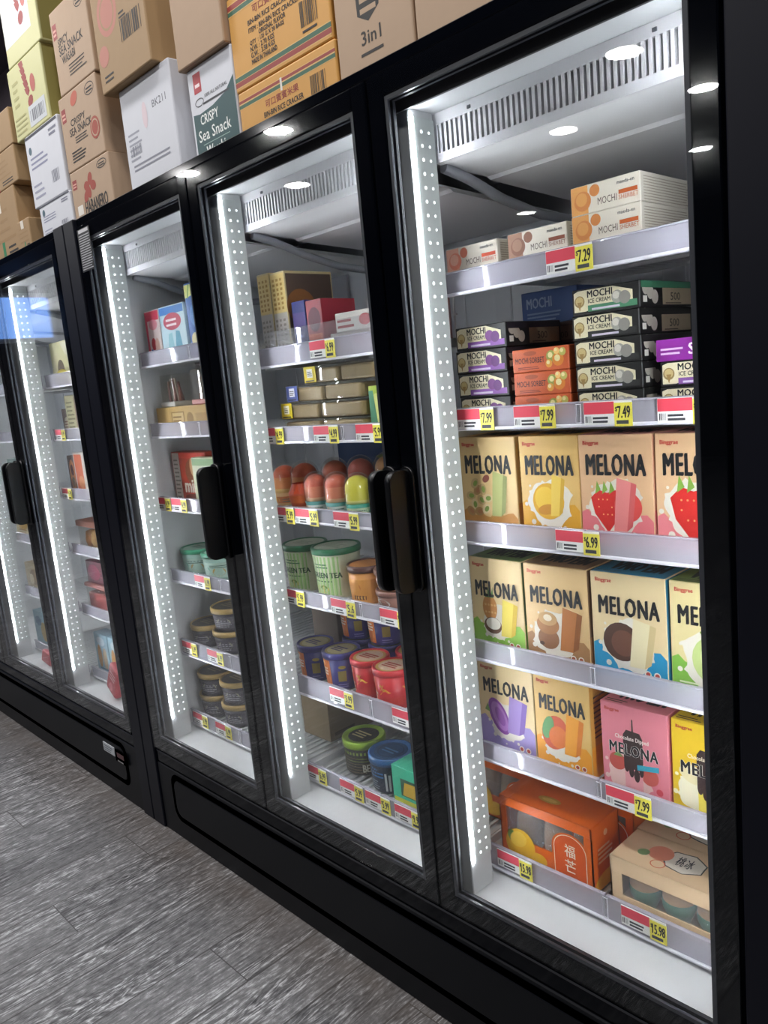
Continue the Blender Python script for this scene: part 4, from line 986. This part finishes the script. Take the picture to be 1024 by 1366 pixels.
for z, lab in ((0, 'pinkish brown ice cream tub, lower of two by the door handle'), (.056, 'pinkish brown ice cream tub, upper of two by the door handle')):
    tub('ice_cream_tub', -.985, .240, Z4 + z, .056, .055, lab, 'brown tubs by the handle', '#8a6258', '#9a6e60', lambda a: (a.oval(.3, .5, .2, .35, P('#e6dcd4', .5)), a.lines(.15, .35, .45, .6, 2, P('#7a5a50', .5))), lambda a: a.circ(.5, .5, .42, P('#b98a70', .4), 24), rim=.014)
# navy and red tubs
def navy(a):
    a.rect(.05, .03, .45, .98, P('#d8783a', .45)); a.oval(.25, .30, .16, .28, P('#e2a86a', .5), 16); a.circ(.25, .85, .05, P('#e9dcc0', .5), 12); a.lines(.10, .45, .42, .75, 3, P('#efe6d8', .5), .6, .2)
    a.rect(.62, .25, .80, .62, P('#8a7a3a', .5)); a.lines(.6, .05, .85, .2, 2, P('#7a78b0', .5)); a.oval(.72, .75, .08, .06, P('#b0a04a', .5), 10)
def navy_lid(a): a.circ(.5, .5, .42, P('#8d8450', .4), 26); a.circ(.5, .5, .36, P('#b3aa84', .4), 24); a.lines(.25, .35, .75, .65, 3, P('#4a4470', .5), .6)
def redt(a):
    a.rect(.03, .05, .30, .95, P('#d8503a', .45)); a.circ(.16, .8, .05, P('#efe4cc', .5), 12); a.lines(.05, .15, .3, .5, 3, P('#f0e0d0', .5), .6); a.poly([(.35, .4), (.6, .5), (.95, .6), (.9, .7), (.5, .62)], P('#e3a23c', .5)); a.rect(.45, .1, .9, .35, P('#c83c36', .5)); a.text('%', .38, .55, P('#dcae5a', .5), hgt=.2, bold=.03)
def red_lid(a): a.circ(.5, .5, .42, P('#cfa860', .4), 26); a.circ(.5, .5, .35, P('#d8b9a0', .4), 24); a.lines(.25, .35, .75, .65, 3, P('#a83a34', .5), .6)
Z5 = d(2, 5); NV, RD = '#3b3a7a', '#c8353a'
for x, y, z, k, lab in ((-1.383, .252, 0, 0, 'navy ice cream tub with orange label, first beside the light strip'), (-1.262, .252, 0, 0, 'navy ice cream tub with orange label, next to the red tubs'),
                        (-1.140, .256, 0, 1, 'red ice cream tub next to the navy tubs'), (-1.030, .240, 0, 1, 'red ice cream tub next to the black door frame'),
                        (-1.300, .366, 0, 0, 'navy ice cream tub in the back row carrying another'), (-1.184, .370, 0, 0, 'navy ice cream tub behind the first red one, carrying another'),
                        (-1.300, .364, .1145, 0, 'navy ice cream tub stacked upper over the front navy pair'), (-1.182, .368, .1145, 0, 'navy ice cream tub stacked upper behind the red tubs'),
                        (-1.065, .366, 0, 1, 'red ice cream tub in the back row by the door frame')):
    tub('ice_cream_tub', x, y, Z5 + z, .057, .114, lab, 'navy and red tubs', (NV, RD)[k], (NV, RD)[k], (navy, redt)[k], (navy_lid, red_lid)[k], seg=30, aim=-1.3)
box_at('cardboard_box', -1.50, -1.375, .34, Z5, .20, .20, P('#6f6258', .6, noise=.08), None, 'grey-brown cardboard carton standing behind the first navy tub', None, 'box')
# bottom shelf
Z6 = d(2, 6)
def limetub(a):
    a.rect(0, 0, 1, 1, P('#2b2a26', .45)); a.lines(.03, .78, .97, .97, 1, P('#7f9a3c', .5), .6, .02)
    for k in range(4): a.lines(.05, .05, .95, .75, 6, P(('#8a6a4a', '#c8c4ae', '#7a8a4a', '#5a4a3a')[k], .5), .28, .8)
    a.text('BEAR', .62, .1, P('#d8d4c4', .5), hgt=.3, wid=.3, bold=.04)
def bluetub(a):
    a.rect(0, 0, 1, 1, P('#27303f', .45)); a.lines(.05, .55, .5, .95, 3, P('#4a7ab0', .5), .5)
    for k in range(6): a.rect(.52 + .07 * k, .05, .56 + .07 * k, .75 - .05 * (k % 3), P('#c9ccd0', .5))
    a.lines(.05, .08, .45, .45, 4, P('#8a929c', .5), .4)
tub('ice_cream_tub', -1.243, .289, Z6, .066, .108, 'dark ice cream tub with a lime green lid rim on the bottom shelf', None, '#95b53e', '#2b2a26', limetub, lambda a: (a.circ(.5, .5, .36, P('#23221f', .4), 26), a.lines(.25, .35, .75, .65, 3, P('#c9b98a', .5), .5)), rim=.022, taper=.9, aim=-1.2)
tub('ice_cream_tub', -1.100, .265, Z6, .066, .108, 'dark ice cream tub with a blue lid between lime rimmed tub and teal box', None, '#34639a', '#27303f', bluetub, lambda a: (a.circ(.5, .5, .38, P('#2a4a6e', .4), 26), a.ring(.5, .5, .30, .30, .02, P('#1a2a40', .4)), a.lines(.3, .4, .7, .6, 2, P('#6a94c0', .5), .5)), rim=.022, taper=.9, aim=-1.2)
box_at('carton', -1.028, -.88, .195, Z6, .115, .12, '#45b894', lambda a: (a.rect(.03, .02, .97, .20, P('#d6d24a', .45)), a.rect(.22, .28, .80, .72, P('#3a5a4a', .5)), a.poly([(.26, .30), (.78, .30), (.70, .66), (.32, .64)], P('#c9a23a', .45))), 'teal carton with a yellow band and a window, beside the blue tub', bt=P('#4cc4a0', .42))
box_at('cardboard_box', -1.602, -1.462, .33, Z6, .145, .20, P('#86755a', .6, noise=.08), None, 'brown cardboard box standing on the bottom wires behind the light strip', None, 'box', side=lambda a: a.lines(.1, .1, .7, .25, 1, P('#5f5240', .6), .6))

# ------------------------------------------------------------------ goods of the third bay
Z = d(3, 1)
box_at('carton', -2.052, -1.955, .19, Z, .172, .07, '#e3d6d2', lambda a: (a.rect(.02, .80, .98, .98, P('#cf3f58', .45)), a.rect(.02, .02, .16, .98, P('#cf3f58', .45)), a.oval(.55, .72, .3, .10, P('#e59aa4', .5)), a.oval(.45, .35, .16, .12, P('#c93a44', .5)), a.oval(.7, .3, .16, .16, P('#d8b0a0', .5)), a.oval(.3, .18, .1, .08, P('#5a70b0', .5))), 'red and white carton beside the light strip on the third bay top shelf')
box_at('carton', -1.950, -1.790, .19, Z, .172, .07, '#bcd6e0', lambda a: (a.rect(.02, .84, .98, .98, P('#3f7ac0', .45)), a.oval(.5, .70, .36, .16, P('#b8485a', .5)), a.lines(.25, .62, .8, .80, 2, P('#efd9dc', .5)), a.poly([(.2, .02), (.5, .02), (.45, .5), (.3, .48)], P('#8fc0cc', .5)), a.poly([(.5, .02), (.85, .02), (.75, .5), (.6, .52)], P('#5fa0b8', .5))), 'light blue carton with a red oval, between red and dark blue cartons')
box_at('carton', -1.772, -1.66, .19, Z, .222, .07, '#2a5fa8', lambda a: (a.poly([(.0, .80), (.5, .84), (.5, .98), (.0, .98)], P('#d9dc7a', .5)), a.poly([(.1, .80), (.22, .98), (.30, .98), (.18, .80)], P('#7aa04a', .5)), a.oval(.4, .55, .25, .15, P('#4a86c4', .5)), a.oval(.3, .22, .2, .1, P('#d9d4a0', .5))), 'dark blue carton with a yellow-green top corner by the frame')
mb = MB(); mb.box(-2.09, -1.60, .725, .735, 1.66, 1.90, P('#9a9ba2', .5)); a = Art(mb, (-2.09, .725, 1.66), (1, 0, 0), (0, 0, 1), .49, .24)
a.lines(.30, .35, .95, .75, 4, P('#7d7e86', .5), .35); a.rect(.02, .50, .22, .66, P('#2f6fb0', .45))
tag(mb.build('notice_panel', None, (-1.85, .73, 1.66)), 'grey notice panel with a blue sticker inside the back of the third bay', 'panel')
Z = d(3, 2)
box_at('cardboard_box', -2.060, -1.70, .19, Z, .084, .14, P('#c9a768', .55, noise=.06), lambda a: (a.rect(.28, .15, .52, .8, P('#9a7a44', .5)), a.rect(.30, .2, .50, .75, P('#cfb27c', .5)), a.lines(.31, .25, .49, .7, 3, P('#8a6a3a', .5)), a.circ(.62, .5, .06, P('#a4824a', .5), 14), a.rect(.72, .2, .9, .7, P('#b8965a', .5)), a.rect(.02, .02, .25, .98, P('#dcb878', .5))), 'tan printed carton under two clear packs in the third bay', None, 'box')
def clear_pack(x0, x1, z, h, lab, c, cap):
    X, Y = (x0 + x1) / 2, .20
    t = thing('clear_pack', lab, 'pack', (X, Y, z), 'clear packs on the tan carton')
    mb = MB(); r = random.Random(3)
    for k in range(7):
        x = x0 + .008 + k * (x1 - x0 - .016) / 6; mb.tube([(x, Y + .03 + .01 * (k % 3), z + .006), (x + .004 * (k % 2), Y + .03, z + h * (.75 + .2 * r.random()))], [.006, .004], P(c[k % len(c)], .5), 8)
    mb.build('filling', t)
    mb = MB(); mb.box(x0, x1, Y, Y + .075, z, z + h, DOME, .006, 2); mb.build('clear_box', t)
    if cap:
        mb = MB(); mb.box(x0 - .003, x1 + .003, Y - .003, Y + .078, z, z + .018, P(cap, .4), .003); mb.build('base_band', t)
clear_pack(-2.03, -1.945, Z + .084, .11, 'clear pack of reddish sticks on the tan carton beside the light strip', ('#8a5a50', '#c8b8a8', '#6a4a44'), '#c9c6c0')
clear_pack(-1.825, -1.725, Z + .084, .115, 'clear pack of pinkish sticks on the tan carton by the frame', ('#c89a90', '#d8c4b8', '#b07a70'), '#c08078')
Z = d(3, 3)
def mini(a):
    a.rect(.02, .02, .98, .98, P('#b5452f', .45)); a.rect(.02, .02, .22, .98, P('#ded8d0', .5)); a.lines(.05, .1, .2, .9, 10, P('#9a948c', .5), .4); a.oval(.60, .62, .22, .26, P('#8a4f30', .5)); a.oval(.62, .72, .10, .20, P('#c99a6a', .5)); a.text('mini', .32, .22, P('#efe4d4', .5), hgt=.24, wid=.44, bold=.06); a.oval(.55, .12, .26, .07, P('#6a3424', .5)); a.rect(.24, .88, .98, .98, P('#cf4a36', .45))
box_at('snack_pack', -2.065, -1.835, .225, Z, .180, .05, '#a8432f', mini, 'red and brown mini cone pack with a white edge', None, 'pack')
box_at('snack_pack', -1.866, -1.715, .188, Z, .166, .03, '#c9cfae', lambda a: (a.rect(.02, .84, .98, .98, P('#86a878', .45)), a.oval(.4, .55, .22, .22, P('#e3e0b4', .5)), a.oval(.55, .3, .2, .14, P('#b8b06a', .5)), a.poly([(.15, .1), (.35, .1), (.4, .4), (.2, .45)], P('#dccf86', .5)), a.oval(.75, .65, .12, .10, P('#b86a44', .5)), a.lines(.3, .70, .8, .80, 2, P('#6a8a5a', .5))), 'green and white pack in front of the red mini cone pack', None, 'pack')
Z = d(3, 4)
def gbowl(a): a.rect(.05, .05, .95, .8, P('#a9c4b6', .45)); a.oval(.25, .4, .16, .25, P('#5fae92', .5)); a.oval(.6, .35, .14, .22, P('#b89a5a', .5)); a.lines(.4, .55, .9, .72, 2, P('#4a6a5c', .5))
glid = lambda a: (a.circ(.5, .5, .42, P('#9fc4b0', .4), 28), a.lines(.25, .38, .75, .62, 3, P('#5a8a74', .5), .5))
for x, y, lab in ((-2.012, .262, 'green-lidded bowl beside the light strip of the third bay'), (-1.862, .258, 'green-lidded bowl next to the black door frame of the third bay')):
    tub('ice_cream_bowl', x, y, Z, .073, .094, lab, 'green-lidded bowls', '#3f9a76', '#8fb0a4', gbowl, glid, rim=.016, cat='bowl', aim=-1.1)
gold = '#b0935a'
def dk(a): a.rect(.2, .1, .8, .85, P('#4a464e', .5)); a.oval(.5, .5, .16, .28, P('#8d8a76', .5)); a.lines(.3, .2, .7, .7, 4, P('#9a98a0', .5), .4)
dlid = lambda a: (a.circ(.5, .5, .45, P('#4c463f', .4), 28), a.lines(.25, .35, .75, .65, 3, P('#8a8068', .5), .5))
Z = d(3, 5)
for x, y, z, lab in ((-2.018, .262, 0, 'gold-lidded dark tub beside the light strip, fifth shelf'), (-1.868, .265, 0, 'gold-lidded dark tub carrying another on the fifth shelf'), (-1.866, .268, .0835, 'gold-lidded dark tub stacked on another on the fifth shelf')):
    tub('ice_cream_tub', x, y, Z + z, .0725, .083, lab, 'gold-lidded tubs', gold, '#35323c', dk, dlid, rim=.018, aim=-1.1)
Z = d(3, 6)
for x, y, z, lab in ((-2.018, .262, 0, 'gold-lidded dark tub, bottom of the pair by the light strip'), (-2.014, .262, .0845, 'gold-lidded dark tub, top of the pair by the light strip'), (-1.868, .262, 0, 'gold-lidded dark tub, bottom of the pair by the door frame'), (-1.864, .263, .0845, 'gold-lidded dark tub, top of the pair by the door frame')):
    tub('ice_cream_tub', x, y, Z + z, .0725, .084, lab, 'gold-lidded tubs', gold, '#35323c', dk, dlid, rim=.018, aim=-1.1)

# ------------------------------------------------------------------ goods of the far freezer
box_at('carton', -2.905, -2.722, .19, d(4, 1), .168, .08, '#e0dba8', lambda a: (a.rect(.02, .02, .98, .18, P('#d8c22e', .45)), a.oval(.5, .35, .18, .22, P('#5a4a34', .5)), a.oval(.5, .22, .3, .12, P('#e0c84a', .5)), a.poly([(.6, .98), (.98, .98), (.98, .6), (.8, .7)], P('#ece8d0', .5))), 'pale yellow carton with a dark oval in the far freezer', side=None, bs=P('#d6c84a', .45))
box_at('cone_bag', -2.935, -2.850, .21, d(4, 2), .115, .05, '#6a4a40', lambda a: (a.oval(.5, .4, .35, .3, P('#c9b8a0', .5)), a.lines(.2, .2, .8, .6, 4, P('#8a5a44', .5))), 'brown bag of cones beside the light strip of the far freezer', None, 'bag')
box_at('snack_pack', -2.838, -2.69, .19, d(4, 2), .168, .05, '#b9b28a', lambda a: (a.lines(.1, .1, .6, .9, 8, P('#7a7450', .5), .4), a.rect(.65, .05, .95, .95, P('#8a6a5a', .5))), 'yellowish striped pack next to the brown cone bag', None, 'pack')
box_at('snack_pack', -2.935, -2.855, .20, d(4, 3), .165, .04, '#5a3a2a', lambda a: (a.oval(.5, .5, .34, .4, P('#d9802a', .5)), a.oval(.5, .62, .2, .15, P('#7a3a1a', .5)), a.oval(.5, .3, .24, .14, P('#8a6a4a', .5))), 'brown pack with a tall orange oval in the far freezer', None, 'pack')
box_at('snack_pack', -2.842, -2.66, .19, d(4, 3), .180, .05, '#d9d3cb', lambda a: (a.rect(.04, .05, .45, .95, P('#d6693f', .45)), a.oval(.3, .3, .15, .15, P('#e59a6a', .5)), a.oval(.7, .5, .12, .3, P('#c9b05a', .5)), a.rect(.85, .05, .95, .95, P('#e2a07a', .5))), 'white pack with an orange panel in the far freezer', None, 'pack')
t = thing('cake_box', 'clear box of orange cakes with a brown top in the far freezer', 'box', (-2.80, .24, d(4, 4)))
zz = d(4, 4); mb = MB()
for k in range(4): mb.lathe([(.02, 0), (.028, .03), (.022, .07), (0, .078)], P(('#d98a2a', '#e0b060')[k % 2], .5), 16, (-2.885 + k * .058, .235, zz + .002))
mb.build('cakes', t)
mb = MB(); mb.box(-2.925, -2.665, .195, .285, zz, zz + .098, DOME, .004); mb.build('clear_box', t)
mb = MB(); mb.box(-2.93, -2.66, .19, .29, zz + .098, zz + .125, P('#8a4a2c', .45), .003); mb.build('lid', t)
zz = d(4, 5)
t = thing('red_tub', 'clear tub with red and white filling under a maroon pack', 'tub', (-2.80, .24, zz))
mb = MB(); mb.box(-2.925, -2.665, .195, .30, zz, zz + .075, P('#c9504a', .45, noise=.2, scale=60), .008, 2); mb.build('filling', t)
mb = MB(); mb.box(-2.93, -2.66, .19, .305, zz, zz + .10, DOME, .006); mb.build('clear_box', t)
mb = MB(); mb.box(-2.935, -2.655, .186, .309, zz + .10, zz + .118, P('#c8766e', .4), .004); mb.build('lid', t)
box_at('snack_pack', -2.915, -2.67, .20, zz + .118, .10, .08, '#6a1a30', lambda a: (a.oval(.3, .5, .25, .35, P('#a02a50', .5)), a.lines(.55, .3, .9, .7, 2, P('#8a4a5a', .5))), 'dark maroon pack on top of the clear red tub', None, 'pack')
for x0, x1, lab in ((-2.93, -2.80, 'light blue bag with an orange figure-like patch, by the light strip'), (-2.79, -2.66, 'light blue bag with tan patches, second on the bottom shelf')):
    box_at('snack_bag', x0, x1, .19, d(4, 6), .175, .06, '#9fc4d6', lambda a: (a.oval(.3, .4, .16, .3, P('#d99a3a', .5)), a.oval(.7, .35, .16, .3, P('#c9b08a', .5)), a.oval(.5, .8, .3, .12, P('#d6e6ee', .5)), a.lines(.2, .05, .9, .15, 1, P('#4a7a9a', .5))), lab, 'light blue bags', 'bag')
mb = MB(); mb.box(-.06, .06, -.016, .016, 0, .115, P('#b8303c', .4), .012, 3); a = Art(mb, (-.06, -.016, 0), (1, 0, 0), (0, 0, 1), .12, .115); a.lines(.2, .5, .8, .8, 3, P('#e6c0c0', .5)); a.oval(.5, .25, .2, .14, P('#e2808a', .5))
o = mb.build('snack_bag'); o.location = (-2.60, .105, .364); o.rotation_euler = (math.radians(-12), math.radians(14), math.radians(-10)); tag(o, 'red snack bag leaning on the white freezer floor', 'bag')
box_at('snack_pack', -3.66, -3.46, .19, d(5, 3), .15, .08, '#9fb8b8', lambda a: a.lines(.1, .1, .9, .9, 5, P('#6f9098', .5)), 'pale teal pack in the end bay behind the door handle', None, 'pack')
box_at('snack_pack', -3.69, -3.50, .19, d(5, 4), .15, .08, '#d6c89a', lambda a: (a.oval(.5, .5, .35, .3, P('#d9a83a', .5)), a.lines(.2, .1, .8, .3, 2, P('#a87a3a', .5))), 'cream and yellow pack in the end bay below the door handle', None, 'pack')
box_at('snack_pack', -3.67, -3.48, .19, d(5, 5), .135, .08, '#b8a070', lambda a: (a.oval(.6, .5, .3, .3, P('#8a6a3a', .5)), a.oval(.4, .4, .15, .2, P('#d9c89a', .5))), 'tan and brown pack in the end bay', None, 'pack')
box_at('snack_pack', -3.67, -3.47, .19, d(5, 6), .17, .08, '#8fb6c6', lambda a: (a.oval(.6, .4, .2, .3, P('#c9a85a', .5)), a.oval(.3, .7, .2, .15, P('#4a7a9a', .5))), 'light blue pack in the end bay', None, 'pack')
mb = MB(); mb.box(-.05, .05, -.014, .014, 0, .06, P('#b8303c', .4), .010, 3); o = mb.build('snack_bag'); o.location = (-3.30, .098, .352); o.rotation_euler = (math.radians(-10), math.radians(8), 0); tag(o, 'small red bag on the end bay floor', 'bag')

# ------------------------------------------------------------------ cardboard boxes on top of the freezers
TOP = 2.1335
KR = P('#ab8f74', .62, noise=.05, scale=25); KR2 = P('#a1835d', .62, noise=.06, scale=25); KR3 = P('#b2977d', .62, noise=.05, scale=25)
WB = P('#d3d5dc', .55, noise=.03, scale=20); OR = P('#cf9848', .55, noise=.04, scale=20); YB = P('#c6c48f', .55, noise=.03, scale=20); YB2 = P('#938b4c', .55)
TAPE = P('#b7a184', .25); PRINT = P('#241f1c', .6); RP = P('#8e2a25', .55)
def top_box(name, x0, x1, z0, z1, base, front, lab, d_=.36, y=.06, side=None, grp='cardboard boxes on top of the freezers', bs=None):
    mb = MB(); w_, h_ = x1 - x0, z1 - z0
    mb.box(-w_ / 2, w_ / 2, 0, d_, 0, h_, base, .004, 2)
    a = Art(mb, (-w_ / 2, 0, 0), (1, 0, 0), (0, 0, 1), w_, h_)
    if front: front(a)
    s_ = Art(mb, (w_ / 2, 0, 0), (0, 1, 0), (0, 0, 1), d_, h_)
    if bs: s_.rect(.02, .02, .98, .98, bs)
    s_.rect(.49, .0, .495, 1.0, P('#6a5238', .7))
    if side: side(s_)
    o = mb.build(name); o.location = ((x0 + x1) / 2, y, z0); return tag(o, lab, 'box', grp)
top_box('cardboard_box', -.594, -.20, TOP, 2.42, KR3, None, 'plain brown cardboard box at the high end of the row above the mochi door')
def threeinone(a):
    a.poly([(.30, .66), (.31, .42), (.45, .36), (.60, .43), (.62, .66), (.58, .80), (.33, .80)], P('#262422', .6))
    a.text('G7', .35, .58, KR3, hgt=.15, wid=.22, bold=.04); a.lines(.35, .42, .57, .56, 2, KR3, .5, .1)
    a.text('3in1', .34, .22, PRINT, hgt=.09, wid=.26, bold=.02); a.lines(.32, .15, .62, .19, 1, PRINT, .5, .1)
top_box('cardboard_box', -.817, -.600, TOP, 2.42, KR3, threeinone, 'brown cardboard box with a black badge and 3in1 printed on it', side=None)
def stripes(a, ys):
    for y0, y1, c in ys: a.rect(.005, y0, .995, y1, P(c, .5))
RS, GS, ST = P('#8f2a20', .5), P('#2a5a40', .5), P('#d8b06c', .5)
def binbin_hi(a):
    stripes(a, ((.045, .168, '#d8b06c'), (.055, .107, '#8f2a20'), (.113, .160, '#2a5a40'), (.805, .935, '#d8b06c'), (.815, .862, '#2a5a40'), (.870, .925, '#8f2a20')))
    a.text('可口賓賓米果', .27, .70, RS, hgt=.085, wid=.38, bold=.02)
    for t, yy, q in (('BIN-BIN RICE CRACKER', .607, .0215), ('ITEM : BIN-BIN RICE CRACKER', .526, .0195), ('ORIGINAL FLAVOR', .460, .0185), ('QTY  : 135 G X 20 BAGS', .395, .0165), ('N.W. : 2.70 KGS', .335, .017), ('G.W. : 3.58 KGS', .272, .017), ('MADE IN THAILAND', .205, .017)):
        a.text(t, .315 if t[0] == 'O' else .21, yy, PRINT, hgt=.05, wid=q * len(t), bold=.04)
    a.bars(.73, .255, .89, .50, P('#3f3424', .6), 12); a.lines(.74, .20, .88, .24, 1, PRINT, .5, .05)
def binbin_lo(a):
    stripes(a, ((.65, .84, '#d8b06c'), (.765, .825, '#8f2a20'), (.665, .74, '#2a5a40')))
    a.text('可口賓賓米果', .29, .43, RS, hgt=.155, wid=.345, bold=.02); a.text('BIN-BIN RICE CRACKER', .265, .25, PRINT, hgt=.11, wid=.41, bold=.04)
    a.bars(.75, .22, .90, .57, P('#3f3424', .6), 12); a.rect(.46, .60, .48, .85, P('#d9d4cc', .3))
top_box('cardboard_box', -1.186, -.824, TOP, 2.2425, OR, binbin_lo, 'orange rice cracker box with red and green stripes, lowest of three')
top_box('cardboard_box', -1.190, -.828, 2.243, 2.452, OR, binbin_hi, 'orange rice cracker box with printed weights and a barcode, second of three')
top_box('cardboard_box', -1.188, -.826, 2.4525, 2.66, OR, binbin_hi, 'orange rice cracker box hardly showing above the one with the barcode')
def wasabi(a):
    a.poly([(.05, .005), (.99, .005), (.99, .70), (.8, .58), (.5, .52), (.2, .50), (.05, .52)], P('#17474a', .5))
    a.rect(.13, .72, .30, .93, P('#aa2430', .5)); a.lines(.16, .78, .27, .84, 1, P('#f0dcdc', .5), .6, .05)
    a.ring(.22, .62, .10, .045, .012, INK2, 16); a.text('100% ALL NATURAL', .35, .64, INK2, hgt=.035, wid=.5, bold=.02); a.lines(.3, .575, .9, .61, 1, INK2, .6, .1)
    a.text('CRISPY', .20, .38, P('#e9efec', .5), hgt=.10, wid=.40, bold=.02); a.text('Sea Snack', .12, .21, P('#e9efec', .5), hgt=.12, wid=.72, bold=.015); a.rect(.2, .165, .8, .172, P('#9abab2', .5)); a.text('Wasabi', .26, .03, P('#e9efec', .5), hgt=.11, wid=.42, bold=.04)
top_box('cardboard_box', -1.400, -1.194, TOP, 2.362, WB, wasabi, 'white cardboard box with a dark green Sea Snack panel and a red square')
top_box('cardboard_box', -1.415, -1.196, 2.3625, 2.66, KR, None, 'plain brown cardboard box on top of the white and green box', y=.045)
def bk(a):
    a.text('BK211', .62, .68, P('#6b6c76', .6), hgt=.065, wid=.26, bold=.01); a.lines(.08, .32, .34, .60, 6, P('#9c9eaa', .6), .4); a.bars(.10, .36, .32, .45, P('#7d7f8a', .6), 9); a.oval(.46, .66, .05, .12, P('#d9c6cc', .5), 12)
    a.lines(.12, .22, .85, .30, 2, P('#8a8c98', .6), .4); a.lines(.05, .03, .3, .08, 1, P('#9a9ca8', .6))
top_box('cardboard_box', -1.771, -1.480, TOP, 2.428, WB, bk, 'scuffed white cardboard box printed with BK211 in grey')
def pinkp(a):
    pk = P('#b87868', .6); a.circ(.30, .62, .20, pk, 24); a.circ(.30, .62, .15, KR2, 22); a.circ(.30, .62, .13, pk, 20); a.oval(.54, .80, .07, .09, pk, 14); a.oval(.14, .30, .10, .09, pk, 14)
    a.poly([(.42, .86), (.46, .86), (.5, .74), (.46, .70), (.42, .78)], P('#4a4a3c', .6)); a.oval(.45, .93, .05, .07, P('#4a4a3c', .6), 10)
    a.bars(.52, .30, .92, .48, PRINT, 12); a.lines(.52, .49, .66, .56, 2, PRINT, .4); a.lines(.10, .08, .34, .16, 2, PRINT, .4); a.lines(.72, .58, .92, .62, 1, PRINT, .5)
top_box('cardboard_box', -1.818, -1.520, 2.4285, 2.74, KR2, pinkp, 'brown cardboard box with a pink round print and barcode', y=.035)
def sea(kind):
    def f(a):
        a.rect(.05, .66, .16, .84, RP); a.lines(.06, .70, .15, .80, 2, P('#d8a090', .6), .5, .1)
        a.ring(.82, .86, .12, .08, .01, PRINT, 16); a.lines(.74, .82, .90, .90, 2, PRINT, .5, .1)
        if kind == 0:
            a.text('SPICY', .15, .55, PRINT, hgt=.09, wid=.28, bold=.03); a.text('SEA SNACK', .15, .44, PRINT, hgt=.10, wid=.66, bold=.03); a.text('WASABI', .2, .33, PRINT, hgt=.09, wid=.36, bold=.03); a.lines(.35, .15, .85, .30, 4, PRINT, .35)
        elif kind == 1:
            a.oval(.42, .88, .10, .08, P('#b85a44', .6), 14, .4); a.text('CRISPY', .26, .56, PRINT, hgt=.085, wid=.38, bold=.03); a.text('SEA SNACK', .20, .44, PRINT, hgt=.095, wid=.58, bold=.03); a.lines(.32, .32, .72, .42, 3, PRINT, .4)
            a.circ(.84, .36, .115, P('#9e4534', .6), 22); a.circ(.84, .36, .09, KR3, 20); a.circ(.84, .36, .075, P('#9e4534', .6), 18); a.lines(.18, .10, .55, .26, 4, PRINT, .4)
        else:
            for k, (x, y) in enumerate(((.40, .62), (.5, .72), (.44, .50), (.56, .58), (.36, .44))): a.oval(x, y, .07, .09, P('#9c4030', .6), 12, k)
            a.text('HABANERO', .30, .12, PRINT, hgt=.24, wid=.56, bold=.03); a.rect(.10, .16, .24, .34, P('#e2dcd2', .5))
    return f
top_box('cardboard_box', -2.178, -1.888, TOP, 2.300, KR3, sea(2), 'brown box with red chilli print, lowest of the three sea snack boxes')
top_box('cardboard_box', -2.181, -1.900, 2.3005, 2.530, KR3, sea(1), 'brown crispy sea snack box with a round red seal, middle of three')
top_box('cardboard_box', -2.153, -1.890, 2.5305, 2.78, KR3, sea(0), 'brown spicy sea snack box, topmost of three in its pile')
def whitebox(a):
    a.circ(.13, .78, .045, P('#3a5a6a', .5), 14); a.lines(.10, .52, .62, .72, 3, P('#8a8ca6', .6), .4); a.bars(.64, .20, .86, .36, P('#6a6c7c', .6), 9); a.lines(.08, .12, .4, .36, 3, P('#9a9cb0', .6), .35); a.lines(.72, .80, .94, .92, 2, P('#7a7c8c', .6), .5)
    a.rect(.02, .95, .98, .985, P('#3a3c48', .6))
top_box('cardboard_box', -2.465, -2.195, TOP, 2.2565, WB, whitebox, 'white cardboard box with small print, lowest of its pile')
top_box('cardboard_box', -2.500, -2.206, 2.257, 2.500, WB, whitebox, 'white cardboard box between a yellow box and another white box')
def yellow(m):
    def f(a):
        if m: a.rect(.02, .22, .80, .98, P('#c9ccd2', .5))
        [a.poly([(.36 + .1 * q, .98 - .5 * q), (.48 + .1 * q, .98 - .5 * q), (.50 + .1 * q, .91 - .5 * q), (.44 + .1 * q, .86 - .5 * q), (.39 + .1 * q, .91 - .5 * q)], RP) for q in (0, .19, .38, .57, .76)]; a.oval(.68, .60, .07, .12, P('#a84538', .5), 14); a.oval(.56, .40, .08, .07, RP, 10, .3)
        if not m: a.lines(.10, .45, .30, .85, 4, P('#a8a46a', .5), .4); a.rect(.46, .06, .94, .34, P('#c4c8cc', .5)); a.bars(.5, .12, .9, .28, P('#6a6c74', .5), 10); a.lines(.05, .08, .4, .35, 4, P('#a8a46a', .5), .35)
    return f
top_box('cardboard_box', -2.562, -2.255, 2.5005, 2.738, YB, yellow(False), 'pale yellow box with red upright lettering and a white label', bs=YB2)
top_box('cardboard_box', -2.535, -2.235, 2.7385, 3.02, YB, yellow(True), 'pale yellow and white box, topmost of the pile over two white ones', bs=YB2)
def tape(m):
    def f(a): a.rect(.42, .0, .50, .30, P(m, .5)); a.lines(.1, .3, .9, .85, 4, P('#9a7a52', .6), .3); a.rect(.3, .72, .55, .98, P('#d9cfc0', .3)); a.lines(.6, .1, .9, .25, 2, PRINT, .4)
    return f
top_box('cardboard_box', -2.668, -2.555, TOP, 2.245, KR2, tape('#1f7a4a'), 'small brown box with a green mark, in front of the white pile', y=.05, d_=.25)
top_box('cardboard_box', -3.02, -2.672, TOP, 2.387, KR2, tape('#1f7a4a'), 'brown box with a green strip, lowest of the far pile')
top_box('cardboard_box', -3.00, -2.610, 2.3875, 2.515, KR2, tape('#b83030'), 'brown box with a red strip, middle of the far pile')
top_box('cardboard_box', -3.03, -2.604, 2.5155, 2.642, KR2, None, 'plain brown box, topmost of the far pile')
